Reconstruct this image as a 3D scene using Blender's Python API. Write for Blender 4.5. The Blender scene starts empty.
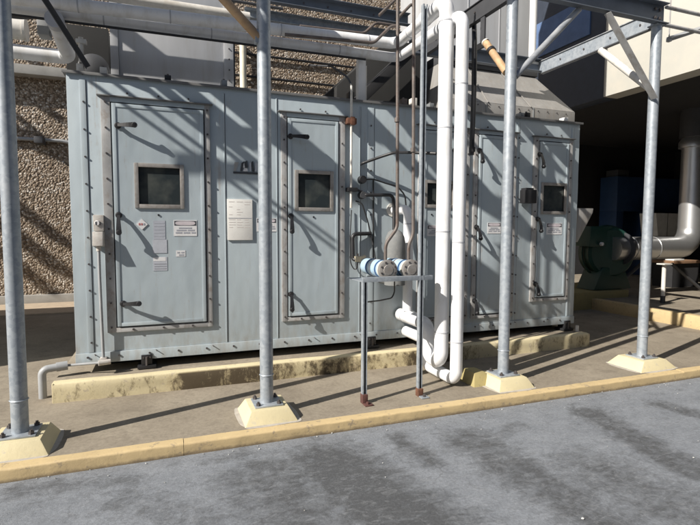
import bpy, bmesh, math, random
from mathutils import Vector, Matrix, noise
random.seed(7)
SC = bpy.context.scene
COL = SC.collection
R = math.radians

# ------------------------------------------------------------------ camera
CAM = Vector((0, 0, 1.65)); FPX = 491.1
YAW, PIT, ROLL = R(20.7), R(4.015), R(0.21)
fw = Vector((math.sin(YAW)*math.cos(PIT), math.cos(YAW)*math.cos(PIT), -math.sin(PIT)))
rt = Vector((math.cos(YAW), -math.sin(YAW), 0)); up = rt.cross(fw)
c_, s_ = math.cos(ROLL), math.sin(ROLL)
rt, up = c_*rt + s_*up, -s_*rt + c_*up
cam = bpy.data.cameras.new('camera'); cam.sensor_width = 36; cam.lens = FPX/700*36
cam.clip_end = 2000; cam.clip_start = 0.05
co = bpy.data.objects.new('camera', cam); COL.objects.link(co)
M3 = Matrix((rt, up, -fw)).transposed()
co.matrix_world = Matrix.Translation(CAM) @ M3.to_4x4()
SC.camera = co

def ray(px, py): return fw + rt*((px-350)/FPX) - up*((py-262.5)/FPX)
def at_y(px, py, Y): d = ray(px, py); return CAM + d*(Y/d.y)
def at_z(px, py, z): d = ray(px, py); return CAM + d*((z-CAM.z)/d.z)
def at_x(px, py, X): d = ray(px, py); return CAM + d*(X/d.x)

# ------------------------------------------------------------------ light
SUN = Vector((1, .335, -.76)).normalized()
w = bpy.data.worlds.new('World'); SC.world = w; w.use_nodes = True
nt = w.node_tree; nt.nodes.clear()
sky = nt.nodes.new('ShaderNodeTexSky'); sky.sky_type = 'NISHITA'; sky.sun_disc = False
sky.sun_elevation = math.asin(-SUN.z); sky.sun_rotation = math.atan2(-SUN.x, -SUN.y)
bg = nt.nodes.new('ShaderNodeBackground'); bg.inputs[1].default_value = 0.05
wo = nt.nodes.new('ShaderNodeOutputWorld')
nt.links.new(sky.outputs[0], bg.inputs[0]); nt.links.new(bg.outputs[0], wo.inputs[0])
sl = bpy.data.lights.new('sun', 'SUN'); sl.energy = 5.0; sl.angle = R(0.5); sl.color = (1, .94, .85)
so = bpy.data.objects.new('sun', sl); COL.objects.link(so)
so.rotation_euler = SUN.to_track_quat('-Z', 'Y').to_euler(); so.location = (-8, -4, 8)
SC.view_settings.view_transform = 'Standard'; SC.view_settings.look = 'None'
SC.view_settings.exposure = 0.62; SC.view_settings.gamma = 1
SC.view_settings.use_curve_mapping = False

# ------------------------------------------------------------------ materials
MATS = {}
def nmat(name):
    m = bpy.data.materials.new(name); m.use_nodes = True
    t = m.node_tree; b = t.nodes['Principled BSDF']; MATS[name] = m
    return m, t, b
def N(t, kind, **kw):
    n = t.nodes.new(kind)
    for k, v in kw.items():
        if k.startswith('i_'):
            n.inputs[k[2:].replace('_', ' ')].default_value = v
        else: setattr(n, k, v)
    return n
def coords(t, scale=(1, 1, 1), rot=(0, 0, 0)):
    # world-sized object coordinates
    g = N(t, 'ShaderNodeNewGeometry'); mp = N(t, 'ShaderNodeMapping')
    mp.inputs['Scale'].default_value = scale; mp.inputs['Rotation'].default_value = rot
    t.links.new(g.outputs['Position'], mp.inputs['Vector']); return mp.outputs[0]
def ramp(t, src, stops):
    r = N(t, 'ShaderNodeValToRGB'); e = r.color_ramp.elements
    while len(e) < len(stops): e.new(.5)
    for el, (p, c) in zip(e, stops):
        el.position = p; el.color = (c, c, c, 1) if not isinstance(c, tuple) else (*c, 1)
    t.links.new(src, r.inputs[0]); return r.outputs[0]
def noise_t(t, vec, scale, detail=4, rough=.55, dist=0):
    n = N(t, 'ShaderNodeTexNoise'); n.inputs['Scale'].default_value = scale
    n.inputs['Detail'].default_value = detail; n.inputs['Roughness'].default_value = rough
    n.inputs['Distortion'].default_value = dist
    t.links.new(vec, n.inputs['Vector']); return n.outputs['Fac']
def mix(t, f, a, b, mode='MIX'):
    m = N(t, 'ShaderNodeMix', data_type='RGBA', blend_type=mode)
    for s, v in ((m.inputs[0], f), (m.inputs[6], a), (m.inputs[7], b)):
        if hasattr(v, 'links'): t.links.new(v, s)
        elif isinstance(v, tuple): s.default_value = (*v, 1)
        else: s.default_value = v
    return m.outputs[2]
def math_(t, op, a, b=0):
    m = N(t, 'ShaderNodeMath', operation=op); m.use_clamp = op in ('MULTIPLY', 'ADD', 'SUBTRACT')
    for s, v in ((m.inputs[0], a), (m.inputs[1], b)):
        if hasattr(v, 'links'): t.links.new(v, s)
        else: s.default_value = v
    return m.outputs[0]
def bump(t, b, h, strength=.3, dist=.01):
    n = N(t, 'ShaderNodeBump'); n.inputs['Strength'].default_value = strength
    n.inputs['Distance'].default_value = dist
    t.links.new(h, n.inputs['Height']); t.links.new(n.outputs[0], b.inputs['Normal'])
def simple(name, col, rough=.5, metal=0, var=.12, scale=6, dirt=None, dirt_amt=.5, bmp=.1, bscale=60, stretch=(1, 1, 1)):
    m, t, b = nmat(name)
    v = coords(t, stretch); n = noise_t(t, v, scale, 5)
    lo = tuple(x*(1-var) for x in col); hi = tuple(min(1, x*(1+var)) for x in col)
    c = mix(t, ramp(t, n, [(.3, 0.), (.7, 1.)]), lo, hi)
    if dirt:
        n2 = noise_t(t, v, scale*2.3, 6, .65)
        c = mix(t, math_(t, 'MULTIPLY', ramp(t, n2, [(.5, 0.), (.68, 1.)]), dirt_amt), c, dirt)
    t.links.new(c, b.inputs['Base Color'])
    b.inputs['Roughness'].default_value = rough; b.inputs['Metallic'].default_value = metal
    if bmp: bump(t, b, noise_t(t, coords(t), bscale, 3), bmp, .004)
    return m

# painted sheet steel of the unit: faint vertical streaks, grime that rises from the bottom rail
m, t, b = nmat('unit_paint')
v = coords(t); st = noise_t(t, coords(t, (9, 9, .7)), 1.5, 5, .6); big = noise_t(t, v, 1.1, 3)
c = mix(t, ramp(t, big, [(.3, 0.), (.7, 1.)]), (.360, .420, .458), (.405, .465, .502))
c = mix(t, math_(t, 'MULTIPLY', ramp(t, st, [(.45, 0.), (.75, 1.)]), .25), c, (.36, .41, .41))
sp = noise_t(t, coords(t, (26, 26, 1.6)), 1.0, 6, .7)
c = mix(t, math_(t, 'MULTIPLY', ramp(t, sp, [(.58, 0.), (.74, 1.)]), .35), c, (.33, .30, .26))
sep = N(t, 'ShaderNodeSeparateXYZ'); t.links.new(v, sep.inputs[0])
g1 = N(t, 'ShaderNodeMapRange'); g1.inputs[1].default_value = .95; g1.inputs[2].default_value = .35
t.links.new(sep.outputs[2], g1.inputs[0])
g = math_(t, 'MULTIPLY', g1.outputs[0], ramp(t, noise_t(t, coords(t, (3, 3, 1)), 3.5, 6, .7), [(.42, 0.), (.7, 1.)]))
c = mix(t, math_(t, 'MULTIPLY', g, .6), c, (.27, .235, .19))
t.links.new(c, b.inputs['Base Color']); b.inputs['Roughness'].default_value = .42
rr_ = noise_t(t, coords(t, (14, 14, .9)), 1.3, 7, .72)
rz = noise_t(t, v, 4.5, 6, .7)
c2 = mix(t, math_(t, 'MULTIPLY', ramp(t, math_(t, 'ADD', math_(t, 'MULTIPLY', rr_, .7), math_(t, 'MULTIPLY', rz, .45)), [(.66, 0.), (.76, 1.)]), .4), c, (.25, .175, .12))
t.links.new(c2, b.inputs['Base Color'])
hh = math_(t, 'ADD', math_(t, 'MULTIPLY', noise_t(t, coords(t, (1.6, 1, .8)), 2.0, 2), .9), math_(t, 'MULTIPLY', noise_t(t, v, 40, 3), .02))
bump(t, b, hh, .5, .03)

simple('flange', (.345, .345, .345), .55, .0, .22, 7, (.2, .15, .11), .55, .15, 50, (1, 1, .6))
simple('gasket', (.045, .045, .05), .7)
simple('bolt', (.10, .09, .09), .5, .5)
simple('drip', (.13, .13, .13), .6)
simple('trim', (.25, .265, .275), .5, .3, .2, 5, (.14, .12, .1), .5)
simple('black', (.018, .018, .02), .45)
simple('dark_metal', (.06, .062, .068), .6, .2)
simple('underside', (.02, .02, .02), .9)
simple('white_jacket', (.74, .75, .77), .45, 0, .04, 3, (.50, .48, .44), .55, .12, 7, (1, 1, .35))
simple('white_dirty', (.62, .60, .56), .55, 0, .12, 5, (.4, .36, .3), .5)
simple('white_paint', (.74, .74, .73), .5, 0, .06, 4)
simple('jacket_seam', (.42, .43, .46), .6)
simple('brown_pipe', (.135, .115, .105), .55, .2, .25, 9, (.10, .05, .03), .6)
simple('rust', (.12, .052, .03), .85, 0, .4, 20, (.08, .03, .02), .6)
simple('red_rust', (.085, .036, .03), .8, 0, .3, 20)
simple('tan_pipe', (.45, .30, .17), .6, 0, .2, 8, (.30, .17, .08), .5)
simple('grey_pvc', (.30, .31, .32), .5)
simple('grey_wrap', (.17, .175, .175), .75, 0, .12, 9, (.26, .25, .23), .5, .3, 25)
simple('flange_disc', (.30, .285, .27), .55, .3, .15, 14, (.2, .16, .13), .5)
simple('pale_blue', (.33, .46, .56), .55, 0, .15, 14, (.36, .36, .34), .6)
simple('deep_blue', (.03, .08, .2), .5)
simple('cream_ring', (.66, .62, .50), .6)
simple('brass', (.62, .56, .42), .4, .2)
simple('sign_white', (.66, .66, .67), .5, 0, .06, 15, (.55, .5, .5), .4)
simple('sign_pink', (.55, .50, .53), .5, 0, .08, 20)
simple('sign_faded', (.42, .44, .49), .5, 0, .05, 30)
simple('sign_faded_dark', (.37, .39, .44), .5, 0, .05, 30)
simple('sign_text', (.30, .31, .35), .6)
simple('sign_dark', (.05, .055, .065), .6)
simple('sign_red', (.40, .12, .12), .6)
simple('paper', (.74, .73, .70), .6, 0, .03, 20)
simple('paper_text', (.60, .55, .52), .7)
simple('outlet_grey', (.46, .44, .41), .55, 0, .1, 20, (.36, .27, .24), .5)
simple('hood_metal', (.275, .268, .258), .5, .1, .12, 4.0, (.25, .215, .18), .6, .15, 14, (3, 3, .5))
simple('duct_metal', (.50, .51, .53), .45, .12, .10, 1.3, (.40, .38, .35), .35, .1, 20, (3, 3, .5))
simple('cream_wall', (.49, .48, .435), .85, 0, .04, 1.2, (.62, .56, .47), .25)
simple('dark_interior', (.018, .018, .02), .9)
simple('soffit_paint', (.06, .06, .062), .9)
simple('beam_blue', (.13, .15, .18), .5, .2, .15, 5)
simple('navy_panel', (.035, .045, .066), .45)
simple('blue_steel', (.02, .05, .12), .5)
simple('blue_band', (.10, .16, .30), .6)
simple('green_paint', (.010, .046, .037), .45)
simple('bright_steel', (.56, .565, .57), .33, .85, .05, 4, None, 0, .05, 10)
simple('clutter_white', (.62, .62, .6), .6)
simple('cardboard', (.20, .115, .065), .8)
simple('grit', (.55, .55, .53), .9)
simple('opposite_brick', (.12, .085, .065), .9, 0, .2, 3)
simple('mortar', (.40, .37, .33), .9, 0, .15, 20)
simple('tan_ledge', (.46, .37, .27), .9, 0, .12, 8)
simple('plinth_grey', (.32, .31, .29), .9, 0, .12, 6)

m, t, b = nmat('galvanised')        # spangled zinc
v = coords(t); vo = N(t, 'ShaderNodeTexVoronoi'); vo.inputs['Scale'].default_value = 38
t.links.new(v, vo.inputs['Vector'])
sepc = N(t, 'ShaderNodeSeparateColor'); t.links.new(vo.outputs['Color'], sepc.inputs[0])
c = mix(t, sepc.outputs[0], (.27, .305, .345), (.37, .405, .44))
c = mix(t, math_(t, 'MULTIPLY', ramp(t, noise_t(t, v, 7, 5, .6), [(.5, 0.), (.7, 1.)]), .5), c, (.46, .48, .50))
t.links.new(c, b.inputs['Base Color']); b.inputs['Metallic'].default_value = .35; b.inputs['Roughness'].default_value = .48
m, t, b = nmat('galvanised_beam')
v = coords(t)
c = mix(t, ramp(t, noise_t(t, coords(t, (1, 4, 4)), 3, 5), [(.35, 0.), (.65, 1.)]), (.25, .27, .30), (.42, .43, .44))
t.links.new(c, b.inputs['Base Color']); b.inputs['Metallic'].default_value = .3; b.inputs['Roughness'].default_value = .5

m, t, b = nmat('glass')
b.inputs['Base Color'].default_value = (.012, .016, .016, 1); b.inputs['Roughness'].default_value = .06
v = coords(t); c = mix(t, ramp(t, noise_t(t, v, 5, 3), [(.4, 0.), (.75, 1.)]), (.028, .036, .040), (.085, .092, .085))  # dark pane colour with a faint mottled reflection mixed in
t.links.new(c, b.inputs['Base Color'])

m, t, b = nmat('pebbledash')        # exposed river pebbles set in the wall panels
v = coords(t)
wob = N(t, 'ShaderNodeTexNoise'); wob.inputs['Scale'].default_value = 9; t.links.new(v, wob.inputs['Vector'])
vm = N(t, 'ShaderNodeVectorMath', operation='MULTIPLY_ADD'); vm.inputs[1].default_value = (.05, .05, .05)
t.links.new(wob.outputs['Color'], vm.inputs[0]); t.links.new(v, vm.inputs[2])
vo = N(t, 'ShaderNodeTexVoronoi'); vo.inputs['Scale'].default_value = 28; vo.inputs['Randomness'].default_value = 1
t.links.new(vm.outputs[0], vo.inputs['Vector'])
sepc = N(t, 'ShaderNodeSeparateColor'); t.links.new(vo.outputs['Color'], sepc.inputs[0])
c = ramp(t, sepc.outputs[0], [(0, (.13, .09, .06)), (.28, (.25, .185, .13)), (.58, (.35, .28, .21)), (.84, (.45, .385, .32)), (1, (.64, .60, .54))])
gap = ramp(t, vo.outputs['Distance'], [(.50, 0.), (.72, 1.)])
c = mix(t, gap, c, (.15, .115, .082))
c = mix(t, math_(t, 'MULTIPLY', ramp(t, noise_t(t, coords(t, (1, 1, .35)), .9, 5, .65), [(.4, 0.), (.7, 1.)]), .4), c, mix(t, 1.0, c, (.62, .60, .58), 'MULTIPLY'))
t.links.new(c, b.inputs['Base Color']); b.inputs['Roughness'].default_value = .85
inv = math_(t, 'SUBTRACT', 1.0, vo.outputs['Distance']); bump(t, b, inv, .7, .035)

m, t, b = nmat('asphalt')
v = coords(t)
at = N(t, 'ShaderNodeAttribute'); at.attribute_name = 'stain'
n1 = noise_t(t, coords(t, (1, 1.4, 1)), 3.2, 8, .68, .4); n2 = noise_t(t, v, 55, 5, .75)
c = mix(t, ramp(t, n1, [(.28, 0.), (.72, 1.)]), (.195, .211, .236), (.280, .300, .330))
n3 = noise_t(t, v, 11, 7, .7, .6)
n5 = noise_t(t, coords(t, (1.6, 3.2, 1), (0, 0, .6)), 4.2, 9, .78, .8)
mm = math_(t, 'ADD', math_(t, 'MULTIPLY', ramp(t, n3, [(.3, 0.), (.7, 1.)]), .42), math_(t, 'MULTIPLY', ramp(t, n5, [(.3, 0.), (.7, 1.)]), .42))
sm = math_(t, 'ADD', math_(t, 'MULTIPLY', at.outputs['Fac'], .62), mm)
sf = ramp(t, sm, [(.46, 0.), (.76, .58), (1., 1.)])
c = mix(t, math_(t, 'MULTIPLY', sf, .85), c, (.066, .068, .072))
c = mix(t, ramp(t, n2, [(.35, 0.), (.75, 1.)]), mix(t, 1.0, c, (.74, .74, .74), 'MULTIPLY'), c)
n4 = noise_t(t, coords(t, (2.2, 5, 1), (0, 0, .5)), 5, 8, .75, 1.2)
c = mix(t, math_(t, 'MULTIPLY', ramp(t, n4, [(.52, 0.), (.70, 1.)]), .45), c, (.30, .31, .325))
c = mix(t, math_(t, 'MULTIPLY', ramp(t, noise_t(t, v, 23, 6, .8, .4), [(.60, 0.), (.74, 1.)]), .5), c, (.085, .087, .09))
vc = N(t, 'ShaderNodeTexVoronoi', feature='DISTANCE_TO_EDGE'); vc.inputs['Scale'].default_value = 1.1
vw = N(t, 'ShaderNodeVectorMath', operation='MULTIPLY_ADD'); vw.inputs[1].default_value = (.55, .55, 0)
nw = N(t, 'ShaderNodeTexNoise'); nw.inputs['Scale'].default_value = 3.2; nw.inputs['Detail'].default_value = 7; t.links.new(v, nw.inputs['Vector'])
t.links.new(nw.outputs['Color'], vw.inputs[0]); t.links.new(v, vw.inputs[2]); t.links.new(vw.outputs[0], vc.inputs['Vector'])
cr = math_(t, 'MULTIPLY', ramp(t, vc.outputs['Distance'], [(.0, 1.), (.009, 0.)]), ramp(t, noise_t(t, v, 1.6, 4), [(.46, 0.), (.60, 1.)]))
c = mix(t, math_(t, 'MULTIPLY', cr, .4), c, (.055, .055, .056))
gz = N(t, 'ShaderNodeTexVoronoi'); gz.inputs['Scale'].default_value = 75; t.links.new(v, gz.inputs['Vector'])
gs = N(t, 'ShaderNodeSeparateColor'); t.links.new(gz.outputs['Color'], gs.inputs[0])
c = mix(t, .30, c, mix(t, 1.0, c, ramp(t, gs.outputs[0], [(0, .45), (1, 1.0)]), 'MULTIPLY'))
t.links.new(c, b.inputs['Base Color']); b.inputs['Roughness'].default_value = .8
bump(t, b, math_(t, 'ADD', math_(t, 'MULTIPLY', n2, .6), math_(t, 'MULTIPLY', n3, .7)), .55, .012)

m, t, b = nmat('concrete')
v = coords(t)
n1 = noise_t(t, v, 1.7, 7, .62, .3); n2 = noise_t(t, v, 34, 5, .7)
c = mix(t, ramp(t, n1, [(.3, 0.), (.7, 1.)]), (.222, .190, .146), (.325, .284, .222))
c = mix(t, math_(t, 'MULTIPLY', ramp(t, noise_t(t, v, 5.5, 8, .7), [(.50, 0.), (.68, 1.)]), .6), c, (.165, .138, .105))
c = mix(t, ramp(t, n2, [(.35, 0.), (.7, 1.)]), mix(t, 1.0, c, (.74, .73, .72), 'MULTIPLY'), c)
wv = N(t, 'ShaderNodeTexWave', bands_direction='X'); wv.inputs['Scale'].default_value = 6; wv.inputs['Distortion'].default_value = 3
t.links.new(v, wv.inputs['Vector'])
t.links.new(c, b.inputs['Base Color']); b.inputs['Roughness'].default_value = .88
bump(t, b, n2, .3, .005)

def yellow(name, col, worn, streak=0.0, band=(), foot=0):
    m, t, b = nmat(name); v = coords(t)
    n1 = noise_t(t, v, 3, 6, .6)
    c = mix(t, ramp(t, n1, [(.3, 0.), (.7, 1.)]), tuple(x*.86 for x in col), col)
    chip = ramp(t, noise_t(t, v, 16, 7, .72), [(.575, 0.), (.635, 1.)])
    c = mix(t, math_(t, 'MULTIPLY', chip, .75), c, worn)
    if foot:
        sz = N(t, 'ShaderNodeSeparateXYZ'); t.links.new(v, sz.inputs[0])
        mz = N(t, 'ShaderNodeMapRange'); mz.inputs[1].default_value = .06; mz.inputs[2].default_value = -.002; t.links.new(sz.outputs[2], mz.inputs[0])
        k0 = math_(t, 'ADD', math_(t, 'MULTIPLY', mz.outputs[0], .62), math_(t, 'MULTIPLY', noise_t(t, v, 13, 8, .78), .55))
        c = mix(t, math_(t, 'MULTIPLY', ramp(t, k0, [(.56, 0.), (.80, 1.)]), .9), c, (.15, .115, .075))
        c = mix(t, math_(t, 'MULTIPLY', ramp(t, noise_t(t, v, 2.3, 7, .7), [(.48, 0.), (.66, 1.)]), .35), c, (.36, .27, .155))
    if streak:
        sepx = N(t, 'ShaderNodeSeparateXYZ'); t.links.new(v, sepx.inputs[0])
        mr = N(t, 'ShaderNodeMapRange'); mr.inputs[1].default_value = -1; mr.inputs[2].default_value = 5.4
        t.links.new(sepx.outputs[0], mr.inputs[0])
        cov = ramp(t, mr.outputs[0], [(p, q) for p, q in band])
        st = noise_t(t, coords(t, (7, 7, 4.0)), 1, 9, .76, .6)
        fine = noise_t(t, coords(t, (1, 1, .6)), 26, 6, .75)
        k = math_(t, 'ADD', math_(t, 'MULTIPLY', st, .75), math_(t, 'MULTIPLY', fine, .35))
        mk = ramp(t, math_(t, 'ADD', k, math_(t, 'SUBTRACT', math_(t, 'MULTIPLY', cov, .42), 0.12)), [(.57, 0.), (.70, 1.)])
        br = ramp(t, math_(t, 'ADD', k, math_(t, 'SUBTRACT', math_(t, 'MULTIPLY', cov, .42), 0.05)), [(.56, 0.), (.82, 1.)])
        # front face only (grows below the top arris)
        zf = N(t, 'ShaderNodeMapRange'); zf.inputs[1].default_value = .262; zf.inputs[2].default_value = .245
        t.links.new(sepx.outputs[2], zf.inputs[0])
        c = mix(t, math_(t, 'MULTIPLY', math_(t, 'MULTIPLY', br, zf.outputs[0]), .75), c, (.34, .25, .12))
        c = mix(t, math_(t, 'MULTIPLY', math_(t, 'MULTIPLY', mk, zf.outputs[0]), .9), c, (.045, .032, .02))
    t.links.new(c, b.inputs['Base Color']); b.inputs['Roughness'].default_value = .62
    bump(t, b, noise_t(t, v, 24, 5, .7), .35, .006)
yellow('kerb_yellow', (.56, .43, .235), (.27, .22, .16), foot=1)
yellow('pedestal_yellow', (.62, .545, .345), (.46, .42, .33))
yellow('darkened_yellow', (.36, .30, .135), (.25, .21, .11))  # pedestal yellow darkened, with pipe shade put into the block's colour
yellow('pad_yellow', (.64, .56, .36), (.42, .36, .27), 1.0,
       ((0, 0.0), (.12, .0), (.16, .35), (.185, .85), (.215, .75), (.30, .7), (.36, .35), (.40, .6), (.46, .45), (.52, .3), (.60, .7), (.66, .55), (.72, .15), (1, .05)))

# ------------------------------------------------------------------ mesh builder
class MB:
    def __init__(s): s.bm = bmesh.new(); s.slots = []
    def _m(s, mat):
        if mat not in s.slots: s.slots.append(mat)
        return s.slots.index(mat)
    def _merge(s, tb, mat, mtx=None):
        i = s._m(mat)
        if mtx is not None: bmesh.ops.transform(tb, matrix=mtx, verts=tb.verts)
        mp = {}
        for v in tb.verts: mp[v] = s.bm.verts.new(v.co)
        for f in tb.faces:
            try:
                nf = s.bm.faces.new([mp[v] for v in f.verts]); nf.material_index = i
            except ValueError: pass
        tb.free()
    def box(s, x0, x1, y0, y1, z0, z1, mat, bev=0, mtx=None):
        tb = bmesh.new(); bmesh.ops.create_cube(tb, size=1)
        for v in tb.verts:
            v.co = Vector(((x0+x1)/2 + v.co.x*(x1-x0), (y0+y1)/2 + v.co.y*(y1-y0), (z0+z1)/2 + v.co.z*(z1-z0)))
        if bev: bmesh.ops.bevel(tb, geom=tb.edges[:], offset=bev, segments=2, affect='EDGES', profile=.6)
        s._merge(tb, mat, mtx); return s
    def prism(s, pts, vec, mat, bev=0):
        tb = bmesh.new(); a = [tb.verts.new(p) for p in pts]; bb = [tb.verts.new(Vector(p)+Vector(vec)) for p in pts]
        n = len(a); tb.faces.new(a); tb.faces.new(bb[::-1])
        for i in range(n): tb.faces.new((a[i], bb[i], bb[(i+1) % n], a[(i+1) % n]))
        bmesh.ops.recalc_face_normals(tb, faces=tb.faces[:])
        if bev: bmesh.ops.bevel(tb, geom=tb.edges[:], offset=bev, segments=2, affect='EDGES', profile=.6)
        s._merge(tb, mat); return s
    def hexa(s, lo, hi, mat, bev=0):     # two quads, lo and hi, joined
        tb = bmesh.new(); a = [tb.verts.new(p) for p in lo]; bb = [tb.verts.new(p) for p in hi]
        tb.faces.new(a); tb.faces.new(bb[::-1])
        for i in range(4): tb.faces.new((a[i], bb[i], bb[(i+1) % 4], a[(i+1) % 4]))
        bmesh.ops.recalc_face_normals(tb, faces=tb.faces[:])
        if bev: bmesh.ops.bevel(tb, geom=tb.edges[:], offset=bev, segments=2, affect='EDGES', profile=.6)
        s._merge(tb, mat); return s
    def tube(s, pts, r, mat, bend=0, seg=16, caps=True, steps=7):
        pts = [Vector(p) for p in pts]
        path = [pts[0]]
        for i in range(1, len(pts)-1):
            p, a, c = pts[i], pts[i-1], pts[i+1]
            d1 = (a-p); d2 = (c-p); b = min(bend, d1.length*.49, d2.length*.49)
            if b < 1e-4 or d1.normalized().dot(d2.normalized()) < -.9995: path.append(p); continue
            q1 = p + d1.normalized()*b; q2 = p + d2.normalized()*b
            ang = math.acos(max(-1, min(1, (-d1.normalized()).dot(d2.normalized()))))
            rad = b/math.tan(ang/2) if ang > 1e-3 else b   # true arc
            bis = (d1.normalized()+d2.normalized()).normalized()
            cen = p + bis*math.sqrt(b*b+rad*rad)
            u = (q1-cen).normalized(); nrm = u.cross((q2-cen).normalized()).normalized()
            for k in range(steps+1):
                path.append(cen + (Matrix.Rotation(ang*k/steps, 3, nrm) @ (q1-cen)))
        path.append(pts[-1])
        path = [p for i, p in enumerate(path) if i == 0 or (p-path[i-1]).length > 1e-5]
        i_m = s._m(mat); rings = []
        t0 = (path[1]-path[0]).normalized()
        ref = Vector((0, 0, 1)) if abs(t0.z) < .9 else Vector((1, 0, 0))
        nx = t0.cross(ref).normalized(); prev = t0
        for i, p in enumerate(path):
            if i == 0: tg = t0
            elif i == len(path)-1: tg = (p-path[i-1]).normalized()
            else: tg = ((p-path[i-1]).normalized()+(path[i+1]-p).normalized()).normalized()
            q = prev.rotation_difference(tg); nx = (q @ nx).normalized(); prev = tg
            ny = tg.cross(nx).normalized()
            k = 1
            if 0 < i < len(path)-1:
                cs = tg.dot((p-path[i-1]).normalized()); k = 1/max(.5, cs)
            rings.append([s.bm.verts.new(p + (nx*math.cos(2*math.pi*j/seg)+ny*math.sin(2*math.pi*j/seg))*r*k) for j in range(seg)])
        for a, bb in zip(rings, rings[1:]):
            for j in range(seg):
                f = s.bm.faces.new((a[j], a[(j+1) % seg], bb[(j+1) % seg], bb[j])); f.material_index = i_m; f.smooth = seg > 6
        if caps:
            f = s.bm.faces.new(rings[0][::-1]); f.material_index = i_m
            f = s.bm.faces.new(rings[-1]); f.material_index = i_m
        return s
    def cyl(s, a, b, r, mat, seg=20): return s.tube([a, b], r, mat, 0, seg)
    def lathe(s, prof, o, axis, mat, seg=28):
        o = Vector(o); ax = Vector(axis).normalized()
        nx = ax.cross(Vector((0, 0, 1)) if abs(ax.z) < .9 else Vector((1, 0, 0))).normalized(); ny = ax.cross(nx)
        i_m = s._m(mat); rings = []
        for r, h in prof:
            if r < 1e-5: rings.append([s.bm.verts.new(o+ax*h)]); continue
            rings.append([s.bm.verts.new(o+ax*h+(nx*math.cos(2*math.pi*j/seg)+ny*math.sin(2*math.pi*j/seg))*r) for j in range(seg)])
        for a, b in zip(rings, rings[1:]):
            for j in range(seg):
                if len(a) == 1 and len(b) == 1: continue
                if len(a) == 1: q = (a[0], b[j], b[(j+1) % seg])
                elif len(b) == 1: q = (a[j], a[(j+1) % seg], b[0])
                else: q = (a[j], a[(j+1) % seg], b[(j+1) % seg], b[j])
                f = s.bm.faces.new(q); f.material_index = i_m; f.smooth = True
        return s
    def bolts(s, pts, nrm, r=.009, h=.010, mat='bolt'):
        n = Vector(nrm)
        for p in pts: s.tube([Vector(p), Vector(p)+n*h], r, mat, 0, 6)
        return s
    def build(s, name, parent=None, origin=None, smooth=True, ang=35):
        o_w = Vector(parent['_w']) if parent is not None else Vector(origin or (0, 0, 0))
        bmesh.ops.recalc_face_normals(s.bm, faces=s.bm.faces[:])
        bmesh.ops.translate(s.bm, verts=s.bm.verts[:], vec=-o_w)
        me = bpy.data.meshes.new(name); s.bm.to_mesh(me); s.bm.free()
        for mname in s.slots: me.materials.append(MATS[mname])
        if smooth:
            me.set_sharp_from_angle(angle=R(ang))
        o = bpy.data.objects.new(name, me); COL.objects.link(o); o['_w'] = tuple(o_w)
        if parent is not None: o.parent = parent
        else: o.location = o_w
        return o
def tag(o, label=None, cat=None, group=None, kind=None):
    if label: o['label'] = label
    if cat: o['category'] = cat
    if group: o['group'] = group
    if kind: o['kind'] = kind
    return o
def thing(name, label, cat, loc, group=None):
    o = bpy.data.objects.new(name, None); COL.objects.link(o); o.location = loc; o['_w'] = tuple(loc)
    o.empty_display_size = .1
    return tag(o, label, cat, group)

# ------------------------------------------------------------------ ground
ZW = .09          # walkway level
KY = 3.65         # kerb face
def grid_sheet(name, xs, ys, z, mat, zf=None, stain=None):
    bm = bmesh.new(); V = [[bm.verts.new((x, y, z + (zf(x, y) if zf else 0))) for x in xs] for y in ys]
    for j in range(len(ys)-1):
        for i in range(len(xs)-1): bm.faces.new((V[j][i], V[j][i+1], V[j+1][i+1], V[j+1][i]))
    me = bpy.data.meshes.new(name); bm.to_mesh(me); bm.free(); me.materials.append(MATS[mat])
    if stain:
        a = me.attributes.new('stain', 'FLOAT', 'POINT')
        a.data.foreach_set('value', [stain(v.co.x, v.co.y) for v in me.vertices])
    me.polygons.foreach_set('use_smooth', [True]*len(me.polygons))
    o = bpy.data.objects.new(name, me); COL.objects.link(o); tag(o, kind='structure'); return o
def axis(lo, hi, a, b, st):
    out = [lo, lo*.3+a*.7 - 1] if lo < a-2 else [lo]
    x = a
    while x < b: out.append(x); x += st
    out.append(b)
    if hi > b+2: out += [b+1.5, b+8, hi]
    else: out.append(hi)
    return sorted(set(round(q, 4) for q in out))
# worn sealcoat patches (pixel hints turned into ground points: centre, half length, half width, direction)
def seg_d(p, a, b):
    ab = b-a; t_ = max(0, min(1, (p-a).dot(ab)/ab.length_squared)); return (p-a-ab*t_).length
ST = []
for (x0, y0, x1, y1, wd, k) in [(330, 462, 440, 545, .33, 1.0), (270, 470, 330, 560, .22, .75), (401, 440, 430, 461, .10, .85),
        (470, 440, 600, 520, .22, .75), (590, 412, 690, 470, .17, .8), (660, 405, 720, 420, .12, .7), (480, 448, 520, 425, .08, .45),
        (230, 480, 265, 515, .16, .55), (20, 490, 130, 480, .10, .5), (600, 470, 720, 530, .3, .6), (120, 500, 200, 520, .14, .4), (205, 462, 250, 455, .07, .4)]:
    a = at_z(x0, y0, 0); b_ = at_z(x1, y1, 0); ST.append((Vector((a.x, a.y)), Vector((b_.x, b_.y)), wd, k))
def stain(x, y):
    if not (-3 < x < 9 and 1 < y < 3.8): return .25
    p = Vector((x + .06*noise.noise((x*5, y*5, 1)), y + .06*noise.noise((x*5, y*5, 7)))); v = 0
    for a, b_, wd, k in ST:
        d = seg_d(p, a, b_); v = max(v, k*max(0, min(1, 1.45-d/wd)))
    return v
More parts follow.
